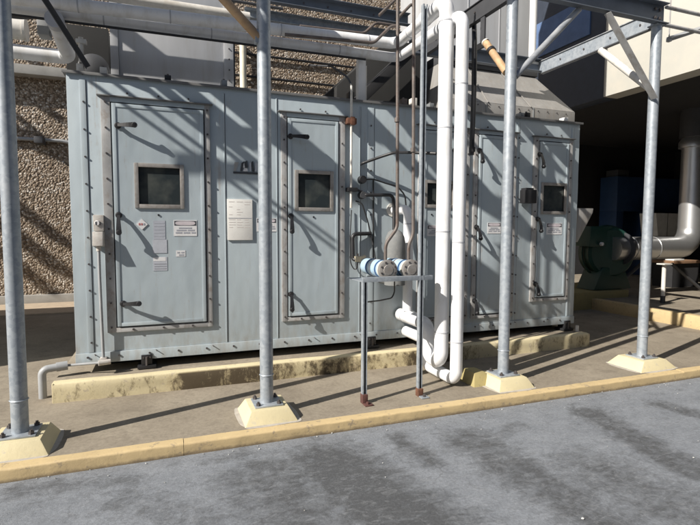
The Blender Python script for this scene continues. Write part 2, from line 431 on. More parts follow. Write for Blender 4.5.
grid_sheet('asphalt_road', axis(-400, 400, -2.5, 8.5, .045), axis(-400, 400, 1.3, KY, .045) , 0, 'asphalt',
           lambda x, y: .006*noise.noise((x*1.3, y*1.3, 3)) if (-2.5 < x < 8.5 and 1.3 < y < KY-.05) else 0, stain)
k = MB()
L, n = -12.0, 0
x = -12.0
rnd = random.Random(3)
while x < 14:                       # kerb poured in lengths, a hair apart
    ln = 2.6 if n else 1.7
    dz = rnd.uniform(-.003, .003)
    tb = bmesh.new(); prof = []
    for i in range(5): prof.append((KY + .004 + .024*(1-math.sin(R(90)*i/4)), ZW - .03 + .026*math.sin(R(90)*i/4)))
    prof = [(KY, -.05), (KY, .02), (KY+.001, .045)] + [(KY + .016*(1-math.cos(R(90)*i/4)), ZW - .013 + .016*math.sin(R(90)*i/4)) for i in range(5)] + [(KY+.092, ZW+.004), (KY+.092, -.05)]
    xs = [x + i*(ln-.003)/80 for i in range(81)]
    for j, xx in enumerate(xs):
        pass
    rows = [[k.bm.verts.new((xx, py + .003*noise.noise((xx*7, py*9, pz*20)) + .003*noise.noise((xx*31, py*9, pz*40)), pz + dz + .003*noise.noise((xx*4, 3, py*20)) + .0015*noise.noise((xx*27, 3, py*30)))) for py, pz in prof] for xx in xs]
    im = k._m('kerb_yellow')
    for r0, r1 in zip(rows, rows[1:]):
        for a in range(len(prof)-1):
            f = k.bm.faces.new((r0[a], r1[a], r1[a+1], r0[a+1])); f.material_index = im; f.smooth = True
    for r_ in (rows[0], rows[-1]):
        f = k.bm.faces.new(r_); f.material_index = im
    x += ln; n += 1
tag(k.build('kerb_strip', ang=50), kind='structure')
wk = MB(); wk.box(-40, 60, KY+.088, 60, -.3, ZW, 'concrete')
tag(wk.build('concrete_walkway'), kind='structure')

# ------------------------------------------------------------------ the grey air handling unit
YF = 5.15; XL, XR = -.80, 5.22; ZB, ZT = .36, 3.04
AHU = thing('air_handling_unit', 'long grey steel air handling unit with five access doors on a raised pad', 'air handler', (2.2, YF, ZB))
def fx(px, py, Y=YF): p = at_y(px, py, Y); return p.x, p.z
cs = MB(); cs.box(XL, XR, YF, 8.2, ZB+.1, ZT, 'unit_paint', .006)
SEAMS = [(-.67, .05), (-.335-.25, 0), (.585, .012), (.66, .0), (1.12, .012), (2.19, .075), (2.06, .01), (4.21, .04), (5.1, .03)]
for sx, wd in SEAMS:
    if wd <= 0: continue
    cs.box(sx-wd/2, sx+wd/2, YF-.006, YF+.01, ZB+.105, ZT-.05, 'unit_paint', .002)
    cs.box(sx+wd/2+.0005, sx+wd/2+.005, YF-.003, YF+.01, ZB+.105, ZT-.05, 'gasket')
for sx in (-.665, 2.19, 4.225):
    cs.bolts([(sx, YF-.006, ZB+.2+i*.248) for i in range(11)], (0, -1, 0))
cs.build('casing', AHU)
rl = MB(); rl.box(XL-.003, XR+.003, YF-.012, 8.2, ZB, ZB+.1, 'unit_paint', .004)
rl.bolts([(XL+.1+i*.27, YF-.012, ZB+.062) for i in range(23)], (0, -1, 0), .010)
rl.bolts([(XL+.16+i*.54, YF-.0125, ZB+.085) for i in range(11)], (.4, -1, -.3), .005, .02)
rl.build('base_rail', AHU)
ft = MB(); ft.box(XL-.03, XR+.035, YF-.018, 8.25, ZT+.002, ZT+.02, 'trim', .003)
ft.box(XL-.031, XR+.036, YF-.023, YF-.0185, ZT-.006, ZT+.021, 'drip', .002)
for px in (81, 104, 172, 208, 440, 520, 585):
    p = at_y(px, 75, YF)
ft.build('roof_flashing', AHU)
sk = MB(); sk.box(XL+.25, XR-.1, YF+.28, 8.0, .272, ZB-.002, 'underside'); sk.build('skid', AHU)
for px, py in ((147, 362), (371, 347), (566, 327)):
    X, Z = fx(px, py)
    i_ = MB(); i_.box(X-.05, X+.05, YF-.03, YF+.1, .305, ZB+.045, 'black', .006); i_.box(X-.085, X+.085, YF-.05, YF+.12, .272, .305, 'black', .004)
    i_.cyl((X, YF-.04, .305), (X, YF-.04, ZB+.03), .012, 'bolt', 8); i_.bolts([(X-.03, YF-.03, ZB+.02), (X+.03, YF-.03, ZB+.02)], (0, -1, 0))
    i_.build('isolator_foot', AHU)

def sign(mb_parent, px0, py0, px1, py1, y, kind):
    x0, z1 = fx(px0, py0, y); x1, z0 = fx(px1, py1, y); w_, h_ = x1-x0, z1-z0; m_ = MB()
    if kind == 'warn':
        m_.box(x0, x1, y-.003, y, z0, z1, 'sign_white')
        m_.box(x0+.03*w_, x1-.03*w_, y-.0045, y-.003, z1-.34*h_, z1-.05*h_, 'sign_dark')
        pts = [(x0+w_*.5+.43*w_*math.copysign(abs(math.cos(a))**.6, math.cos(a)), y-.0045, z1-.195*h_+.125*h_*math.copysign(abs(math.sin(a))**.7, math.sin(a))) for a in [2*math.pi*i/28 for i in range(28)]]
        m_.prism(pts, (0, -.0012, 0), 'sign_pink')
        for f, a, c in ((.46, .22, .78), (.60, .12, .55), (.60, .60, .90), (.75, .08, .36), (.75, .42, .70), (.75, .76, .94)):
            m_.box(x0+a*w_, x0+c*w_, y-.0042, y-.003, z1-(f+.085)*h_, z1-f*h_, 'sign_text')
    elif kind == 'diamond':
        cx, cz, q = (x0+x1)/2, (z0+z1)/2, w_/2
        m_.prism([(cx-q, y, cz), (cx, y, cz-q), (cx+q, y, cz), (cx, y, cz+q)], (0, -.006, 0), 'sign_white')
        for dx_ in (-.45, -.05, .35): m_.box(cx+dx_*q-.1*q, cx+dx_*q+.16*q, y-.0075, y-.006, cz-.18*q, cz+.2*q, 'sign_red' if dx_ < 0 else 'sign_text')
    elif kind == 'faded':
        m_.box(x0+.05*w_, x1-.05*w_, y-.002, y, z0+.42*h_, z1, 'sign_faded_dark'); m_.box(x0-.03*w_, x1+.05*w_, y-.0028, y, z0, z0+.415*h_, 'sign_faded')
        for i in range(5): m_.box(x0+.1*w_, x1-.12*w_, y-.0032, y-.002, z1-(.08+.1*i)*h_, z1-(.065+.1*i)*h_, 'sign_faded')
    elif kind == 'strip':
        m_.box(x0, x1, y-.002, y, z0, z1, 'sign_faded'); m_.box(x0+.02*w_, x1-.1*w_, y-.0032, y-.002, z1-.3*h_, z1-.02*h_, 'sign_white')
        for i in range(3): m_.box(x0+.08*w_, x1-.08*w_, y-.0032, y-.002, z0+(.12+.17*i)*h_, z0+(.18+.17*i)*h_, 'sign_text')
    elif kind == 'small':
        m_.box(x0, x1, y-.002, y, z0, z1, 'sign_white')
        for a, c, f in ((.12, .4, .55), (.55, .88, .55), (.3, .85, .15)): m_.box(x0+a*w_, x0+c*w_, y-.0032, y-.002, z0+f*h_, z0+(f+.22)*h_, 'sign_text')
    return m_.build({'warn': 'warning_sign', 'diamond': 'hazard_placard', 'faded': 'faded_label', 'strip': 'faded_label', 'small': 'small_sticker'}[kind], mb_parent)

def handle(door, px, py, px2, py2, y, bow=.085):
    x0, z0 = fx(px, py, y-.03); x1, z1 = fx(px2, py2, y-bow); h = MB()
    h.lathe([(0, -.002), (.030, -.002), (.030, .010), (.019, .014), (.019, .038), (0, .040)], (x0, y, z0), (0, -1, 0), 'black', 16)
    a = Vector((x0, y-.03, z0)); e = Vector((x1, y-bow, z1)); d = e-a
    sd = Vector((0, 0, 1)) if abs(d.x) > abs(d.z) else Vector((1, 0, 0))
    for i in range(6):                       # flat bar bent out from the door
        f0, f1 = i/6, (i+1)/6
        def pt(f): return a + Vector((d.x*f, 0, d.z*f)) + Vector((0, -(bow-.03)*math.sin(f*math.pi/2), 0))
        wd0, wd1 = .013+.011*f0, .013+.011*f1; th = Vector((0, -.012, 0))
        p0, p1 = pt(f0), pt(f1)
        h.hexa([p0-sd*wd0, p0+sd*wd0, p0+sd*wd0+th, p0-sd*wd0+th], [p1-sd*wd1, p1+sd*wd1, p1+sd*wd1+th, p1-sd*wd1+th], 'black')
    e2 = pt(1.0)
    h.lathe([(0, 0), (.024, 0), (.026, .02), (.018, .034), (0, .036)], e2+Vector((0, .008, 0)), (0, -1, 0), 'black', 12)
    h.build('handle', door)

def door(x0, x1, z0, z1, xl, xr, win=None, handles=(), signs=(), rust=False, dots=()):
    """x0..x1, z0..z1: the leaf; xl, xr: outer edges of the bolted flange"""
    fr = MB(); y = YF; zt, zb = z1+.055, z0-.055
    fl = 'flange'
    fr.box(xl, x0-.012, y-.022, y+.005, zb, zt, fl, .003); fr.box(x1+.012, xr, y-.022, y+.005, zb, zt, fl, .003)
    fr.box(x0-.012, x1+.012, y-.022, y+.005, z1+.012, zt, 'unit_paint', .003); fr.box(x0-.012, x1+.012, y-.022, y+.005, zb, z0-.012, fl, .003)
    fr.box(x0-.012, x0, y-.008, y+.004, z0-.012, z1+.012, 'gasket'); fr.box(x1, x1+.012, y-.008, y+.004, z0-.012, z1+.012, 'gasket')
    fr.box(x0, x1, y-.008, y+.004, z1, z1+.012, 'gasket'); fr.box(x0, x1, y-.008, y+.004, z0-.012, z0, 'gasket')
    fr.box(xl-.03, xr+.03, y-.046, y+.003, zt+.001, zt+.012, 'drip', .002)              # drip edge over the door
    n = 9
    for xx in ((xl+x0-.012)/2, (x1+.012+xr)/2): fr.bolts([(xx, y-.022, zb+.05+(zt-zb-.1)*i/n) for i in range(n+1)], (0, -1, 0), .0095, .011)
    k_ = max(2, int((x1-x0)/.22))
    fr.bolts([(x0+(x1-x0)*(i+.5)/k_, y-.022, zb+.022) for i in range(k_)], (0, -1, 0), .010, .012)
    fr.bolts([(x0+(x1-x0)*(i+.5)/k_, y-.006, zt+.045) for i in range(k_)], (0, -1, 0), .0095, .011)
    fr.build('door_frame', AHU)
    yd = y-.026; lf = MB()
    if win:
        wx0, wx1, wz0, wz1 = win
        for (a, b_, c, d) in ((x0, wx0, z0, z1), (wx1, x1, z0, z1), (wx0, wx1, z0, wz0), (wx0, wx1, wz1, z1)):
            lf.box(a, b_, yd, y+.004, c, d, 'unit_paint')
    else: lf.box(x0, x1, yd, y+.004, z0, z1, 'unit_paint', .003)
    e = .035                                                           # folded rim of the leaf
    lf.box(x0+.002, x0+e, yd-.006, yd, z0+.002, z1-.002, 'unit_paint', .002); lf.box(x1-e, x1-.002, yd-.006, yd, z0+.002, z1-.002, 'unit_paint', .002)
    lf.box(x0+e+.001, x1-e-.001, yd-.006, yd, z1-e, z1-.002, 'unit_paint', .002); lf.box(x0+e+.001, x1-e-.001, yd-.006, yd, z0+.002, z0+e, 'unit_paint', .002)
    for px, py in dots:
        X, Z = fx(px, py, yd); lf.bolts([(X, yd, Z)], (0, -1, 0), .010, .008, 'black')
    lf = lf.build('access_door', AHU)
    if win:
        f = MB(); b_ = .038
        f.box(wx0-b_, wx0, yd-.016, yd+.02, wz0-b_, wz1+b_, 'flange_disc', .004); f.box(wx1, wx1+b_, yd-.016, yd+.02, wz0-b_, wz1+b_, 'flange_disc', .004)
        f.box(wx0, wx1, yd-.016, yd+.02, wz1, wz1+b_, 'flange_disc', .004); f.box(wx0, wx1, yd-.016, yd+.02, wz0-b_, wz0, 'flange_disc', .004)
        f.build('window_frame', lf)
        g_ = MB(); g_.box(wx0+.001, wx1-.001, yd+.012, yd+.018, wz0+.001, wz1-.001, 'glass'); g_.build('window_pane', lf)
    for h in handles: handle(lf, *h, yd)
    for s_ in signs: sign(lf, *s_[:4], yd-.0005, s_[4])
    return lf
def wpx(a, b_, c, d): 
    x0, z1 = fx(a, b_); x1, z0 = fx(c, d); return (x0+.038, x1-.038, z0+.038, z1-.038)
door(-.435, .385, .70, 2.80, -.525, .445, wpx(134, 163, 184.5, 209),
     [(117.5, 125, 134.5, 125), (118.5, 215, 119, 232.5), (123, 304, 139, 303.5)],
     [(136, 218.5, 148, 230, 'diamond'), (152.5, 220.5, 166.5, 253, 'faded'), (153, 257, 167.5, 270.5, 'strip'), (173.5, 220, 197, 236, 'warn'), (176, 250.5, 185.5, 256.5, 'small')], dots=((158.5, 215),))
door(1.235, 1.795, .70, 2.80, 1.165, 1.875, wpx(294, 170, 332.5, 211.5),
     [(291, 136, 307, 137), (291.5, 216, 292, 231.5), (291.5, 294.5, 292, 309.5)], dots=((313.5, 217),))
door(2.86, 3.42, .58, 2.79, 2.79, 3.49, (2.90, 3.24, 1.93, 2.18),
     [(456, 150, 457, 162)], [(427, 225, 447, 236, 'warn')], dots=((431.5, 214.5),))
door(3.62, 4.12, .58, 2.79, 3.55, 4.185, None,
     [(480.5, 150, 482.5, 161.5), (477.5, 227, 480.5, 238.5), (475.5, 301, 477, 313)], [(487.5, 222.5, 500.5, 233.5, 'warn')])
door(4.54, 5.02, .75, 2.77, 4.455, 5.09, wpx(539.5, 182.5, 564, 214.5),
     [(541, 154, 543.5, 166.5), (539, 219, 541, 231), (536.5, 284, 538.5, 294.5)], [(546.5, 223, 561.5, 234.5, 'warn')])
# sign and notice on the panel between the first two doors, maker's plate above
sg = sign(AHU, 256.5, 218, 276.5, 231.5, YF-.001, 'warn')
x0, z1 = fx(227, 199); x1, z0 = fx(252.5, 240); nb = MB(); nb.box(x0, x1, YF-.016, YF-.001, z0, z1, 'paper', .002)
w_, h_ = x1-x0, z1-z0
nb.box(x0+.04*w_, x1-.04*w_, YF-.0172, YF-.016, z1-.47*h_, z1-.455*h_, 'sign_text')
rr = random.Random(5)
for i in range(11):
    zz = z1-(.06+.062*i)*h_
    if i in (6,): continue
    for c in range(3):
        if i < 6 and rr.random() < .55: continue
        a = .06+.31*c; nb.box(x0+a*w_, x0+(a+rr.uniform(.12, .26))*w_, YF-.0170, YF-.016, zz-.012*h_, zz, 'paper_text')
nb.build('notice_sheet', AHU)
x0, z1 = fx(233, 160); x1, z0 = fx(258, 174.5); w_, h_ = x1-x0, z1-z0; pl = MB()
pl.box(x0, x1, YF-.008, YF-.001, z0, z0+.14*h_, 'sign_dark')
def glyph(pts, mat): pl.prism([(x0+a*w_, YF-.001, z0+b_*h_) for a, b_ in pts], (0, -.009, 0), mat)
glyph([(.02, .2), (.10, .2), (.22, .85), (.06, .85)], 'flange'); glyph([(.28, .2), (.36, .2), (.44, .95), (.33, .8)], 'sign_dark')
glyph([(.38, .2), (.58, .2), (.56, .42), (.44, .42)], 'sign_white'); glyph([(.40, .45), (.46, .45), (.44, .8), (.39, .72)], 'sign_white')
glyph([(.48, .48), (.60, .48), (.56, 1), (.45, .9)], 'sign_dark'); glyph([(.66, .2), (.72, .2), (.72, .9), (.64, .8)], 'sign_faded')
glyph([(.76, .2), (.86, .2), (.80, 1), (.73, .9)], 'sign_dark'); glyph([(.86, .2), (.97, .3), (.97, .8), (.90, .95)], 'sign_faded')
pl.build('maker_plate', AHU)
# rain hood on the right-hand end, roof cleats
hd = MB(); hd.prism([(XR+.001, YF+.02, 1.93), (XR+.31, YF+.02, 1.93), (XR+.30, YF+.02, 1.87), (XR+.05, YF+.02, 1.47), (XR+.001, YF+.02, 1.47)], (0, 1.2, 0), 'hood_metal', .004)
hd.build('rain_hood', AHU)
ZR = ZT+.03
for px, h_, m_ in ((81, .07, 'white_dirty'), (104, .06, 'white_dirty'), (168, .05, 'black'), (224, .06, 'trim'), (351, .08, 'black'), (404, .07, 'brown_pipe'), (414, .09, 'white_dirty'), (431, .05, 'trim'), (522, .05, 'trim'), (528, .06, 'black'), (566, .05, 'white_paint')):
    X, Z = fx(px, 85, YF+.05); q = MB(); q.box(X-.03, X+.03, YF+.02, YF+.12, ZR+.001, ZR+h_, m_, .006); q.bolts([(X, YF+.07, ZR+h_)], (0, 0, 1), .012, .02); q.build('roof_cleat', AHU)

# ------------------------------------------------------------------ pad under the unit
pd = MB()
tb = bmesh.new(); bmesh.ops.create_cube(tb, size=1)
PX0, PX1, PY0, PY1, PZ = -.955, 5.24, 4.90, 8.6, .27
pd.box(PX0, PX1, PY0+.05, PY1, .0, PZ-.004, 'concrete', .01)
xs = [PX0 + (PX1-PX0)*i/150 for i in range(151)]
prof = [(PY0, .03)] + [(PY0, .09+.03*i) for i in range(5)] + [(PY0+.004, PZ-.02), (PY0+.012, PZ-.006), (PY0+.03, PZ), (PY0+.085, PZ+.001), (PY0+.085, PZ-.02)]
im = pd._m('pad_yellow')
rows = [[pd.bm.verts.new((xx, py + .006*noise.noise((xx*3, pz*9, 2)), pz + (.004*noise.noise((xx*4, py*20, 1))))) for py, pz in prof] for xx in xs]
for r0, r1 in zip(rows, rows[1:]):
    for a in range(len(prof)-1):
        f = pd.bm.faces.new((r0[a], r1[a], r1[a+1], r0[a+1])); f.material_index = im; f.smooth = True
pd.box(PX1-.004, PX1+.03, PY0+.004, PY0+.6, .03, PZ-.008, 'pad_yellow', .012)
pd.box(PX0-.006, PX0+.012, PY0+.004, PY0+.09, .03, PZ-.004, 'pad_yellow', .008)
tag(pd.build('equipment_pad', origin=(2.2, 4.9, ZW), ang=50), 'low concrete pad with mould-stained yellow front edge under the grey unit', 'concrete pad')
# small white bolt stub on the pad's end
p = at_z(577, 331, PZ); q = MB(); q.cyl((p.x, p.y, PZ-.005), (p.x, p.y, PZ+.075), .022, 'white_dirty', 10)
tag(q.build('anchor_stub', origin=(p.x, p.y, PZ)), 'short pale stub standing on the right end of the yellow-edged pad', 'pipe stub')

# ------------------------------------------------------------------ posts on yellow pedestals
POSTS = [-.985, .772, 3.165, 5.09]; PYC = 4.0; PT = 3.86
ped_lab = ['yellow concrete pedestal under the leftmost post, its right side in shade', 'pale yellow pedestal with four bolts between the pad and kerb, left of the strut frame',
           'pale yellow pedestal right of the white riser pipes', 'low pale yellow pedestal under the rightmost post by the far kerb']
post_lab = ['galvanised round post at the left edge of the view', 'galvanised round post standing in front of the notice sheet', 'galvanised round post just right of the two white riser pipes', 'galvanised round post at the right in front of the dark opening']
for i, X in enumerate(POSTS):
    q = MB(); zt = .19
    bw, tw = (.225, .155) if i != 3 else (.30, .17)
    bx0, bx1 = (X-.2, X+.21); 
    lo = [(X-bw, PYC-.235, ZW-.02), (X+bw, PYC-.235, ZW-.02), (X+bw, PYC+.235, ZW-.02), (X-bw, PYC+.235, ZW-.02)]
    hi = [(X-tw, PYC-.165, zt), (X+tw, PYC-.165, zt), (X+tw, PYC+.165, zt), (X-tw, PYC+.165, zt)]
    q.hexa(lo, hi, 'pedestal_yellow', .009)
    # mortar skirt smeared round the foot
    ring = []
    for a in range(36):
        an = 2*math.pi*a/36; rr_ = 1+.12*noise.noise((math.cos(an)*2+i*5, math.sin(an)*2, 1))
        cx = math.copysign(abs(math.cos(an))**.5, math.cos(an)); cy = math.copysign(abs(math.sin(an))**.5, math.sin(an))
        ring.append((X+cx*(bw+.025)*rr_, PYC+cy*.262*rr_, ZW+.003))
    q.prism(ring, (0, 0, -.02), 'mortar')
    tag(q.build('post_pedestal', origin=(X, PYC, ZW)), ped_lab[i], 'pedestal', 'yellow pedestals along the kerb')
    T = thing('steel_post', post_lab[i], 'post', (X, PYC, zt), 'galvanised posts on the pedestals')
    q = MB(); q.cyl((X, PYC, zt+.012), (X, PYC, PT), .054, 'galvanised', 32)
    q.lathe([(.056, 0), (.061, .003), (.056, .010)], (X, PYC, zt+.24), (0, 0, 1), 'galvanised', 24); q.build('pole', T)
    q = MB(); q.box(X-.115, X+.115, PYC-.115, PYC+.115, zt+.001, zt+.014, 'galvanised', .002); q.build('base_plate', T)
    for dx in (-.085, .085):
        for dy in (-.085, .085):
            q = MB(); q.tube([(X+dx, PYC+dy, zt+.014), (X+dx, PYC+dy, zt+.032)], .019, 'bolt', 0, 6); q.cyl((X+dx, PYC+dy, zt+.03), (X+dx, PYC+dy, zt+.046), .010, 'bolt', 8); q.build('anchor_bolt', T)
    if i: 
        q = MB(); q.box(X-.07, X+.07, PYC-.06, PYC+.06, PT-.001, PT+.01, 'galvanised'); q.build('cap_plate', T)

# ------------------------------------------------------------------ pipe rack steel in the frame
def channel(x0, x1, y, z0, z1, mat='galvanised_beam', d=.07, flip=1):
    q = MB(); t_ = .008
    q.box(x0, x1, y-.004, y+.004, z0, z1, mat); q.box(x0, x1, y-.004-d*flip if flip > 0 else y+.0045, y-.0045 if flip > 0 else y+.004+d, z0, z0+t_, mat)
    q.box(x0, x1, y-.004-d*flip if flip > 0 else y+.0045, y-.0045 if flip > 0 else y+.004+d, z1-t_, z1, mat); return q
q = channel(2.98, 5.17, 3.99, 3.875, 4.09, 'beam_blue')
q.bolts([(5.03+a*.07, 3.986, 3.94+b_*.09) for a in (0, 1) for b_ in (0, 1)], (0, -1, 0), .016, .02)
tag(q.build('front_beam', origin=(4.1, 4, 3.9)), 'dark grey steel channel beam along the rack front on top of the right post', 'beam')
q = channel(.80, 2.98, 5.82, 4.23, 4.37, 'beam_blue'); q.bolts([(1.0+i*.3, 5.816, 4.30) for i in range(7)], (0, -1, 0), .012); tag(q.build('rear_beam', origin=(1, 5.82, 4.2)), 'bluish steel channel beam above and behind the horizontal white pipes', 'beam')
q = channel(3.0, 5.17, 5.82, 3.89, 4.06, 'beam_blue'); tag(q.build('rear_beam', origin=(4, 5.82, 3.9)), 'dark steel channel across the front of the right roof duct just above its hood', 'beam')
q = MB(); a, b_ = at_y(180, 6.5, 5.75), at_y(258, 18.5, 5.75); q.tube([(-4.2, 5.75, a.z-.02), (.95, 5.75, b_.z)], .05, 'white_dirty', 0, 20); q.cyl((-4.2, 5.6, a.z+.085), (1.3, 5.6, b_.z+.085), .016, 'dark_metal', 10)
tag(q.build('grey_pipe', origin=tuple(a)), 'greyish pipe above the two long white pipes at the upper left', 'pipe')
q = MB(); q.box(.92, 2.98, 5.92, 5.926, 4.06, 4.17, 'galvanised'); q.box(.92, 2.98, 5.85, 5.9195, 4.06, 4.066, 'galvanised'); q.box(.92, 2.98, 5.85, 5.9195, 4.164, 4.17, 'galvanised')
tag(q.build('angle_rail', origin=(2, 5.9, 4.06)), 'light grey angle rail just under the long rear beam', 'rail')
CB = ['white-grey cross beam running back from the top of the right post', 'dark cross beam running back above the two white risers']
for lab, X, mat in ((CB[0], 5.09, 'galvanised_beam'), (CB[1], 3.16, 'dark_metal')):
    q = MB(); q.box(X-.004, X+.004, 4.03, 5.80, 3.87, 4.03, 'galvanised' if X > 5 else mat)
    q.box(X+.0045, X+.07, 4.03, 5.80, 3.87, 3.878, mat); q.box(X-.02, X+.07, 4.03, 5.80, 4.031, 4.039, mat); q.box(X-.012, X+.004, 4.03, 5.80, 3.855, 3.869, 'dark_metal')
    q.bolts([(X-.004, 4.2+i*.4, 3.95) for i in range(4)], (-1, 0, 0), .012)
    tag(q.build('cross_beam', origin=(X, 4.9, 3.9)), lab, 'beam')
def bar(a, b_, wd, mat, name, lab, cat='brace', tube_r=0):
    a, b_ = Vector(a), Vector(b_); q = MB()
    if tube_r: q.cyl(a, b_, tube_r, mat, 16)
    else:
        d = (b_-a).normalized(); s1 = d.cross(Vector((0, 1, 0)) if abs(d.y) < .5 else Vector((1, 0, 0))).normalized(); s2 = d.cross(s1).normalized()
        o = a
        def sl_(u0, u1, v0, v1): q.hexa([a+s1*u0+s2*v0, a+s1*u1+s2*v0, a+s1*u1+s2*v1, a+s1*u0+s2*v1], [b_+s1*u0+s2*v0, b_+s1*u1+s2*v0, b_+s1*u1+s2*v1, b_+s1*u0+s2*v1], mat)
        sl_(-wd/2, wd/2, -.004, .004); sl_(-wd/2, -wd/2+.008, .0045, wd)
    return tag(q.build(name, origin=tuple(a)), lab, cat)
bar((4.30, 3.95, 3.87), (5.045, 3.97, 3.09), .075, 'flange', 'knee_brace', 'grey angle knee brace from front beam down to the right post')
bar((3.985, 4.0, 3.875), (3.215, 4.0, 3.12), 0, 'galvanised_beam', 'knee_brace', 'round tube knee brace from front beam down to the post right of the white risers', tube_r=.032)
bar((5.09, 4.74, 3.85), (5.09, 4.06, 3.22), 0, 'white_dirty', 'knee_brace', 'rust-stained pale knee brace under the white-grey cross beam', tube_r=.04)
q = MB(); a, b_ = at_x(486, 43, 3.165), Vector((3.15, 4.05, 3.17)); a = Vector((3.165, a.y, a.z))
q.cyl(a, b_, .036, 'tan_pipe', 18); dd = (b_-a).normalized(); q.cyl(a+dd*.13, a+dd*.17, .045, 'black', 18); q.cyl(a-dd*.02, a, .04, 'white_dirty', 18)
q.box(a.x-.012, a.x+.012, a.y-.03, a.y+.14, a.z-.03, a.z+.03, 'black'); q.box(a.x-.01, a.x+.01, a.y+.02, a.y+.09, a.z+.02, 3.87, 'dark_metal')
tag(q.build('knee_brace', origin=tuple(a)), 'tan tube brace with black clamp ring reaching the post by the white risers', 'brace')
q = MB(); q.cyl((.15, 4.0, 3.70), (.735, 4.0, 3.145), .036, 'tan_pipe', 18); q.box(.70, .745, 3.97, 4.03, 3.10, 3.2, 'galvanised', .004)
tag(q.build('knee_brace', origin=(.7, 4, 3.1)), 'tan tube brace leaning onto the post in front of the notice sheet', 'brace')
a, b_ = at_y(40, -8, 4.9), at_y(88, 67, 5.2)
bar(a, b_, .05, 'dark_metal', 'diagonal_brace', 'thin dark diagonal brace crossing the pipes at upper left')
# slim rails beyond the right post
for zz, lab in ((4.07, 'upper of two slim grey rails running right from the rack corner'), (3.88, 'lower of two slim grey rails running right from the rack corner')):
    q = MB(); q.cyl((5.18, 3.97, zz), (7.6, 3.97, zz), .02, 'flange', 12); tag(q.build('rack_rail', origin=(5.2, 3.97, zz)), lab, 'rail')
a, b_ = at_y(669, 39, 4.1), at_y(712, 25, 4.1)
q = MB(); q.tube([a, b_], .028, 'galvanised_beam', 0, 4); q.box(a.x-.02, a.x+.02, 4.08, 4.12, a.z-.03, a.z+.02, 'galvanised_beam'); q.cyl((a.x, 4.1, a.z), (a.x, 4.1, 4.6), .007, 'flange', 8)
tag(q.build('hanger_bar', origin=tuple(a)), 'short slanting hanger bar with a thin rod at the top right corner', 'hanger')
q = MB(); q.cyl((5.0, 5.86, 4.04), (5.0, 5.86, 5.6), .05, 'white_paint', 18); q.box(4.93, 5.07, 5.80, 5.92, 4.0, 4.03, 'white_dirty')
tag(q.build('vent_pipe', origin=(5, 5.86, 4)), 'upright white pipe rising from the far end of the cross beam', 'pipe')

# unseen rack bars, placed and shaped so their shadows stripe unit, duct and wall
def rack_shadow_bar(xa, xb, z0, z1, y0, y1):
    q = MB(); q.box(xa, xb, y0, y1, z0, z1, 'galvanised_beam'); tag(q.build('rack_shadow_bar', origin=((xa+xb)/2, y0, z0)), 'unseen steel bar of the overhead pipe rack, shaped to cast a shadow stripe', 'rack bar', 'unseen overhead rack bars casting shadows')
SL, SY = .76, .335
def stripe(a, b_, wd, zb=4.6, Y=YF, h=.02, ext=.05):
    """a rack member at height zb whose shadow on the plane y=Y runs from pixel hint a down to b_"""
    P = []
    for px, py in (a, b_):
        q = at_y(px, py, Y); t_ = (zb-q.z)/SL; P.append(Vector((q.x-t_, Y-SY*t_, zb)))
    d = (P[0]-P[1]); d = d.normalized(); P[0] = P[0]+d*ext
    n_ = Vector((d.y, -d.x, 0)); w2 = max(.012, (wd*abs(d.y)-.0)/2); q = MB()
    q.hexa([P[1]-n_*w2, P[1]+n_*w2, P[1]+n_*w2+Vector((0, 0, h)), P[1]-n_*w2+Vector((0, 0, h))], [P[0]-n_*w2, P[0]+n_*w2, P[0]+n_*w2+Vector((0, 0, h)), P[0]-n_*w2+Vector((0, 0, h))], 'galvanised_beam')
    tag(q.build('rack_shadow_bar', origin=tuple(P[1])), 'unseen steel bar of the overhead pipe rack, shaped to cast a shadow stripe', 'rack bar', 'unseen overhead rack bars casting shadows')
STR = [((96.5, 87), (300, 232), .035), ((119, 87), (345, 258), .04), ((144, 87), (257, 176), .055), ((160, 87), (262, 170), .11), ((181, 87), (262, 152), .17),
       ((229, 92), (362, 203), .38), ((352, 103), (432, 186), .19), ((399, 108), (470, 185), .33), ((472, 142), (506, 184), .03),
       ((472, 188), (503, 226), .60), ((468, 258), (500, 318), .62), ((519, 123), (566, 181), .10), ((565, 124), (585, 146), .25), ((516, 214), (570, 277), .09), ((510, 292), (548, 332), .10),
       ((440, 120), (468, 150), .2), ((302, 218), (345, 250), .035), ((346, 112), (372, 140), .12), ((380, 190), (432, 240), .09), ((428, 150), (470, 200), .16)]
WST = [((13, 87), (66, 123), .25), ((46, 71), (64, 83), .22), ((16, 205), (72, 250), .32), ((16, 235), (75, 282), .38), ((14, 262), (60, 300), .3), ((50, 150), (70, 166), .6), ((15, 115), (45, 140), .15)]
# unseen plates added overhead to shade the long white pipes
for ya, yb, xb in ((4.50, 4.93, .80), (4.985, 5.03, .95)):
    q = MB(); q.box(-6, xb, ya, yb, 4.55, 4.56, 'galvanised_beam'); tag(q.build('shade_plate', origin=(-2, ya, 4.55)), 'unseen flat steel plate added overhead to shade the long white pipes', 'shade plate', 'unseen overhead shade plates')
for xa, xb, yy, za, zz in ((-1.5, -.95, 4.5, 3.99, 4.11), (-3.2, -2.5, 4.0, 4.76, 4.89)):  # further unseen bars set to cast level shadow bands on the unit
    q = MB(); q.box(xa, xb, yy-.02, yy+.02, za, zz, 'galvanised_beam'); tag(q.build('rack_shadow_bar', origin=(xa, yy, za)), 'unseen steel bar of the overhead pipe rack, shaped to cast a shadow stripe', 'rack bar', 'unseen overhead rack bars casting shadows')

